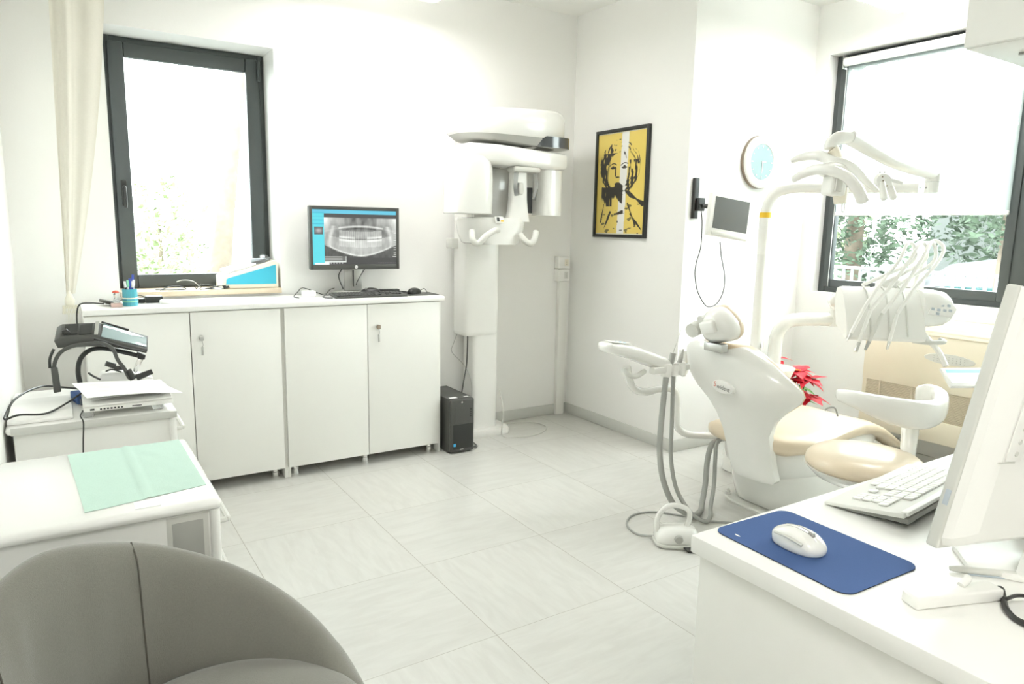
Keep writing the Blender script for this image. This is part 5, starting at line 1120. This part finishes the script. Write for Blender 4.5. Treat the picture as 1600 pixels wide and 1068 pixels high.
# big white monitor, rear side to the camera
mon = thing('white_desk_monitor', 'large white monitor seen from its back at the right picture edge', 'monitor', (1.0,-2.57,DZ))
mx = Matrix.Translation(V(0.725,-2.545,0.845)) @ Matrix.Rotation(R(-4),4,'Z') @ Matrix.Rotation(R(5.5),4,'X') @ Matrix.Rotation(R(8),4,'Y')
def Q(mb): return mb.xform(mx)
part('front_bezel', Q(MB().box((0.0,0.010,0.0),(0.56,0.034,0.50),0.005,3)), 'plastic_g', mon)
part('screen', Q(MB().box((0.02,0.0342,0.03),(0.54,0.0352,0.48))), 'black', mon)
m_ = MB().prism([V(x,0.0095,z) for x,z in ((0.004,0.006),(0.30,0.006),(0.556,0.006),(0.556,0.494),(0.004,0.494))],(0,-0.001,0))
rg = []
for y, i_ in ((0.0098,0.003),(-0.004,0.010),(-0.020,0.030),(-0.028,0.045)):
    a, b, c, d = i_, 0.56-i_, 0.002+i_*0.6, 0.5-i_*0.6
    rg.append([V(a,y,c+0.02),V(a+0.012,y,c+0.004),V(0.28,y,c),V(b,y,c),V(b,y,d),V(0.28,y,d),V(a,y,d)])
rs = part('rear_shell', Q(MB().loft(rg)), 'plastic_w', mon, ang=15)
part('upper_seam', Q(MB().box((0.035,-0.0292,0.385),(0.55,-0.0278,0.388))), 'plastic_g', rs)
part('lower_seam', Q(MB().box((0.03,-0.0292,0.185),(0.09,-0.0278,0.188))), 'plastic_g', rs)
part('button_panel', Q(MB().box((0.050,-0.0315,0.19),(0.105,-0.0281,0.36),0.003)), 'plastic_w', rs)
for z,s in ((0.335,0.003),(0.305,0.005),(0.278,0.003),(0.252,0.004),(0.228,0.005),(0.205,0.005)): part('button', Q(MB().cyl((0.078,-0.0312,z),(0.078,-0.0335,z),s,n=14)), 'plastic_g', rs)
part('power_led', Q(MB().box((-0.001,0.016,0.085),(0.0035,0.026,0.115),0.001)), 'palebtn', mon)
part('stand_neck', Q(MB().box((0.23,-0.075,-0.06),(0.33,-0.029,0.22),0.01)), 'plastic_w', mon)
pl = [V(0.785,-2.535,DZ+0.0005),V(1.00,-2.42,DZ+0.0005),V(1.25,-2.44,DZ+0.0005),V(1.25,-2.72,DZ+0.0005),V(0.93,-2.665,DZ+0.0005)]
part('stand_foot', MB().prism([V(0.90,-2.52,DZ+0.0003),V(0.98,-2.45,DZ+0.0003),V(1.15,-2.45,DZ+0.0003),V(1.15,-2.66,DZ+0.0003),V(0.96,-2.64,DZ+0.0003)],(0,0,0.012),0.003), 'plastic_w', mon)
# pen-like stylus / white power block / black cable / dark knob
pn1, pn2 = atz(1484,887,DZ+0.008), atz(1610,900,DZ+0.008)
sp_ = thing('grey_wand', 'slim grey white wand lying on the desk under the monitor', 'wand', pn1)
part('wand_body', MB().tube([pn1,pn1.lerp(pn2,0.3),pn2],lambda t:0.0045+0.003*min(1,t*4),12,3), 'plastic_g', sp_)
part('wand_underside', MB().box((0,0,0),(0.10,0.010,0.003),0.001).xform(Matrix.Translation(pn1.lerp(pn2,0.2)+V(-0.004,-0.008,-0.0078)) @ Matrix.Rotation(math.atan2((pn2-pn1).y,(pn2-pn1).x),4,'Z')), 'palebtn', sp_)
ad = thing('white_power_block', 'long white power block on desk near the black cable', 'power adapter', atz(1490,945,DZ))
a_, b_2 = atz(1432,955,DZ), atz(1566,940,DZ); dd = (b_2-a_); ang_ = math.atan2(dd.y,dd.x)
am = Matrix.Translation(V(a_.x,a_.y,DZ+0.0005)) @ Matrix.Rotation(ang_,4,'Z')
part('housing', MB().box((0,0.0,0),(dd.length*1.02,0.040,0.024),0.005,3).xform(am), 'plastic_w', ad)
part('strain_relief', MB().tube([am @ V(dd.length*0.62,0.025,0.026),am @ V(dd.length*0.72,0.03,0.034),am @ V(dd.length*0.80,0.045,0.028)],0.007,10,4), 'plastic_w', ad)
part('plug', MB().cyl(am @ V(dd.length*1.02,0.02,0.013),am @ V(dd.length*1.08,0.02,0.013),0.006), 'black', ad)
cable('thick black cable curling on the desk at right picture edge', [am @ V(dd.length*1.03,0.02,0.013),am @ V(dd.length*1.09,0.02,0.013)]+[atz(x,y,DZ+0.006) for x,y in ((1568,935),(1572,950),(1585,965),(1605,975),(1640,985))],0.0055)
cable('upper strand of black cable beside the power block on desk', [atz(1573,935,DZ+0.022),atz(1590,930,DZ+0.020),atz(1620,932,DZ+0.018)],0.0035)
kn = atz(1608,845,DZ)
kk = thing('black_knob_device', 'dark round ridged device at the far right picture edge', 'device', kn)
kc = kn+V(0.02,0,0.035)
part('body', MB().sphere(kc,0.034,(1,1,0.95),24), 'black', kk)
m_ = MB()
for i in range(12): a = 2*PI*i/12; m_.tube([kc+V(0.0345*math.cos(a)*math.cos(e),0.0345*math.sin(a)*math.cos(e),0.033*math.sin(e)) for e in (-0.7,-0.3,0.1,0.5,0.8)],0.002,6,2)
part('ridges', m_, 'dark', kk)
# wall cupboard above the desk
wc = thing('wall_cupboard', 'white wall cupboard above the desk at the top right corner', 'cupboard', (1.8,-2.6,1.95))
part('carcass', MB().box((1.6185,-3.10,1.948),(2.015,-2.050,2.70),0.001), 'white', wc)
for y0,y1 in ((-3.098,-2.577),(-2.573,-2.051)): part('door', MB().box((1.600,y0,1.95),(1.618,y1,2.698),0.0015), 'white', wc)
part('cupboard_fixing', MB().cyl((1.77,-2.13,1.9405),(1.77,-2.13,1.9475),0.008), 'grey', wc)
# ================================================================= GREY TUB ARMCHAIR
ar = thing('tub_armchair', 'grey felt tub armchair with rounded back in left foreground', 'armchair', (-0.49,-1.93,0))
AC_ = V(-0.47,-1.87,0); face = R(-50)      # opening direction
def tub(phi, rr_): a = face+PI+phi; return V(AC_.x+rr_*math.cos(a), AC_.y+rr_*math.sin(a), 0)
rings = []; NP = 60
for i in range(NP+1):
    phi = R(-142)+R(284)*i/NP; c = abs(phi)/R(142)
    top = 0.805-0.42*c**1.5; th = 0.062-0.010*c
    endk = 1.0 if 0 < i < NP else 0.8
    Rm = 0.335; prof2 = []
    for z, ro, ri in ((0.13,0.0,0.03),(0.20,0.015,0.028),(0.40,0.030,0.015)):
        prof2.append((z, Rm+ro*0.6))
    outer = [(0.10,Rm-0.035),(0.16,Rm-0.005),(0.30,Rm+0.018),(0.45,Rm+0.028),(top-0.12,Rm+0.034),(top-0.05,Rm+0.030),(top-0.015,Rm+0.012),(top,Rm-0.015)]
    inner = [(top-0.006,Rm-0.038),(top-0.035,Rm-0.058),(top-0.09,Rm-0.068),(0.47,Rm-0.088),(0.36,Rm-0.092),(0.10,Rm-0.092)]
    ring = []
    for z, r_ in outer+inner:
        wob = 0.006*noise.noise(V(phi*2.5,z*7,0)) + (0.010*noise.noise(V(phi*8+z*6,z*3.0,4)) if 0.42 < z < top-0.03 else 0)
        p = tub(phi, r_*(1 if 0 < i < NP else 1)+wob); p.z = z; ring.append(p)
    rings.append(ring)
part('tub_shell', MB().loft(rings), 'fabric', ar, ang=80, subd=1)
seam = []
for phi0 in (R(-30),R(40)):
    c = abs(phi0)/R(142); top = 0.805-0.42*c**1.5; m = MB(); pp = []
    for z, r_ in ((top-0.002,0.335-0.02),(top-0.03,0.335-0.0565),(top-0.09,0.335-0.0675),(0.56,0.335-0.078),(0.47,0.335-0.0885)):
        p = tub(phi0, r_-0.0008); p.z = z; pp.append(p)
    part('seam', m.tube(pp,0.0018,6,5), 'seam', ar)
sc_ = V(-0.395,-1.885,0)
rg = []
for z,s in ((0.30,0.84),(0.31,0.90),(0.36,0.95),(0.42,0.99),(0.455,0.985),(0.482,0.93),(0.498,0.80),(0.507,0.5)):
    r = []
    for k in range(56):
        a = 2*PI*k/56; rad = 0.262*s; p = V(rad*math.cos(a)*1.06, rad*math.sin(a)*1.0, z)
        if math.cos(a) > 0: p.x *= 1.03
        q = Matrix.Rotation(face,4,'Z') @ p; r.append(V(sc_.x+q.x, sc_.y+q.y, z+0.003*noise.noise(V(p.x*6,p.y*6,0))))
    rg.append(r)
part('seat_cushion', MB().loft(rg), 'fabric', ar, ang=80, subd=1)
part('base_frame', MB().loft([[V(AC_.x+0.25*math.cos(2*PI*k/40),AC_.y+0.25*math.sin(2*PI*k/40),z) for k in range(40)] for z in (0.10,0.30)]), 'fabric', ar)
for a in (40,130,220,310):
    p = AC_+V(0.22*math.cos(R(a)),0.22*math.sin(R(a)),0); part('leg', MB().cyl((p.x,p.y,0.0),(p.x,p.y,0.0995),0.016,0.022), 'black', ar)
# ================================================================= OUTSIDE
gz = -0.35
struct('ground_1', MB().box((-30,2.0,gz-0.1),(60,60,gz)), 'asphalt')
struct('ground_2', MB().box((5.0,-40,gz-0.1),(60,2.0,gz)), 'asphalt')
def tree(lab, x, y, h, r, tm='foliage', trunk=0.18, n=260, z0=None, seed=1, cz=0.62, name='tree', lean=(0,0)):
    rr = random.Random(seed); t = thing(name, lab, 'tree', (x,y,gz), 0, 'trees outside the windows')
    part('trunk', MB().tube([(x,y,gz),(x+lean[0]*0.4,y+lean[1]*0.4,gz+h*0.35),(x+lean[0],y+lean[1],gz+h*0.75)],lambda s:trunk*(1-0.6*s),10,5), 'bark', t)
    m = MB(); cc = V(x+lean[0]*0.8,y+lean[1]*0.8,gz+h*cz)
    for i in range(n):
        while True:
            p = V(rr.uniform(-1,1),rr.uniform(-1,1),rr.uniform(-1,1))
            if 0.25 < p.length < 1: break
        p = cc + V(p.x*r,p.y*r,p.z*h*(1-cz)); s = rr.uniform(0.06,0.16)*(0.5+0.5*r/1.2)
        a = V(rr.uniform(-1,1),rr.uniform(-1,1),rr.uniform(-.6,.6)).normalized(); b = a.orthogonal().normalized()
        for k in range(7):
            o = p + V(rr.uniform(-s,s),rr.uniform(-s,s),rr.uniform(-s,s)); l = s*rr.uniform(0.35,0.8); a2 = (a+V(rr.uniform(-.8,.8),rr.uniform(-.8,.8),rr.uniform(-.8,.8))).normalized(); b2 = a2.orthogonal().normalized()
            m.quad(o-a2*l, o-b2*l*0.45, o+a2*l, o+b2*l*0.45)
    part('foliage', m, tm, t, ang=180)
# beyond the left window
tree('pale sunlit green bushy tree low in the left window', 0.62, 8.0, 2.5, 0.62, 'foliage_sunlit', 0.05, 330, seed=3, cz=0.58)
tree('tall pale tree trunk leaning at the right of left window', 1.55, 9.5, 9.0, 1.6, 'foliage_sunlit', 0.20, 120, seed=8, cz=0.9, lean=(1.0,0))
# beyond the right window
tree('dark leafy tree left of centre in right window', 12.0, 4.6, 6.0, 1.5, 'foliage', 0.2, 900, seed=11, cz=0.55)
tree('broad green tree further back in the right window', 17.5, 4.2, 7.0, 2.4, 'foliage', 0.25, 1100, seed=12, cz=0.55)
tree('pale shrubby tree at right side of the right window', 15.5, 1.0, 5.0, 1.5, 'foliage_sunlit', 0.2, 700, seed=14, cz=0.5)
tree('slim tree near the railing in the right window', 10.6, 1.5, 4.2, 0.8, 'foliage', 0.10, 420, seed=17, cz=0.68)
tree('pale leafy hedge tree at left side of the right window', 14.0, 7.4, 6.5, 1.9, 'foliage_sunlit', 0.14, 900, seed=21, cz=0.5)
fn = thing('white_railing', 'white vertical bar railing along street outside the right window', 'railing', (9.0,1.5,gz))
for i in range(96): part('baluster', MB().box((8.99,-5.0+i*0.125-0.016,gz+0.05),(9.02,-5.0+i*0.125+0.016,gz+1.28)), 'fence', fn)
part('top_rail', MB().box((8.98,-5.1,gz+1.28),(9.03,7.0,gz+1.32)), 'fence', fn); part('bottom_rail', MB().box((8.98,-5.1,gz),(9.03,7.0,gz+0.05)), 'fence', fn)
bd = thing('grey_garden_building', 'plain grey building behind trees outside the right window', 'building', (24,2,gz))
part('wall', MB().box((22,-4.0,gz),(26,8.3,gz+4.6)), 'render_wall', bd); part('door', MB().box((21.97,2.6,gz),(21.995,3.6,gz+2.3)), 'carpaint', bd)
car = thing('parked_car', 'dark parked car beyond the railing outside the right window', 'car', (12.9,2.0,gz))
rg = []
for y, z0, z1, hw in ((-6.5,0.45,0.75,0.55),(-6.35,0.3,0.85,0.75),(-5.5,0.25,0.95,0.83),(-4.6,0.25,0.98,0.85),(-3.6,0.25,0.95,0.83),(-2.7,0.3,0.82,0.75),(-2.55,0.4,0.7,0.55)):
    rg.append([V(12.9+p.x,y+6.6,gz+(z0+z1)/2+p.z) for p in supr((0,0,0),hw,(z1-z0)/2,4,24,'xz')])
part('body', MB().loft(rg), 'carpaint', car)
rg = []
for y, z1, hw in ((-6.0,0.92,0.70),(-5.5,1.30,0.62),(-4.3,1.42,0.62),(-3.6,1.30,0.62),(-3.1,0.93,0.70)):
    rg.append([V(12.9-hw,y+6.6,gz+0.9),V(12.9+hw,y+6.6,gz+0.9),V(12.9+hw*0.9,y+6.6,gz+z1),V(12.9-hw*0.9,y+6.6,gz+z1)])
part('cabin', MB().loft(rg), 'glossblack', car)
for y in (0.8,3.3):
    for x in (12.12,13.68): part('wheel', MB().cyl((x-0.1,y,gz+0.32),(x+0.1,y,gz+0.32),0.32,n=28), 'rubber', car)
# ================================================================= CAMERA, LIGHT, VIEW
cam = bpy.data.cameras.new('camera'); co = bpy.data.objects.new('camera', cam); C.objects.link(co)
cam.sensor_width = 36; cam.sensor_fit = 'HORIZONTAL'; cam.lens = 1095.97/1600*36; cam.clip_start = 0.02; cam.clip_end = 300
co.matrix_world = Matrix(((cR.x,cU.x,-cW.x,CAM.x),(cR.y,cU.y,-cW.y,CAM.y),(cR.z,cU.z,-cW.z,CAM.z),(0,0,0,1)))
bpy.context.scene.camera = co
w = bpy.data.worlds.new('sky'); bpy.context.scene.world = w; w.use_nodes = True
bg = w.node_tree.nodes['Background']; bg.inputs[0].default_value = (0.97,1.0,1.0,1); bg.inputs[1].default_value = 5.5
s = bpy.context.scene
s.view_settings.view_transform = 'Standard'; s.view_settings.look = 'None'; s.view_settings.gamma = 1; s.view_settings.use_curve_mapping = False
s.view_settings.exposure = 1.54
s.cycles.caustics_reflective = False; s.cycles.caustics_refractive = False; s.cycles.max_bounces = 12; s.cycles.diffuse_bounces = 8; s.cycles.transparent_max_bounces = 16; s.cycles.sample_clamp_indirect = 6
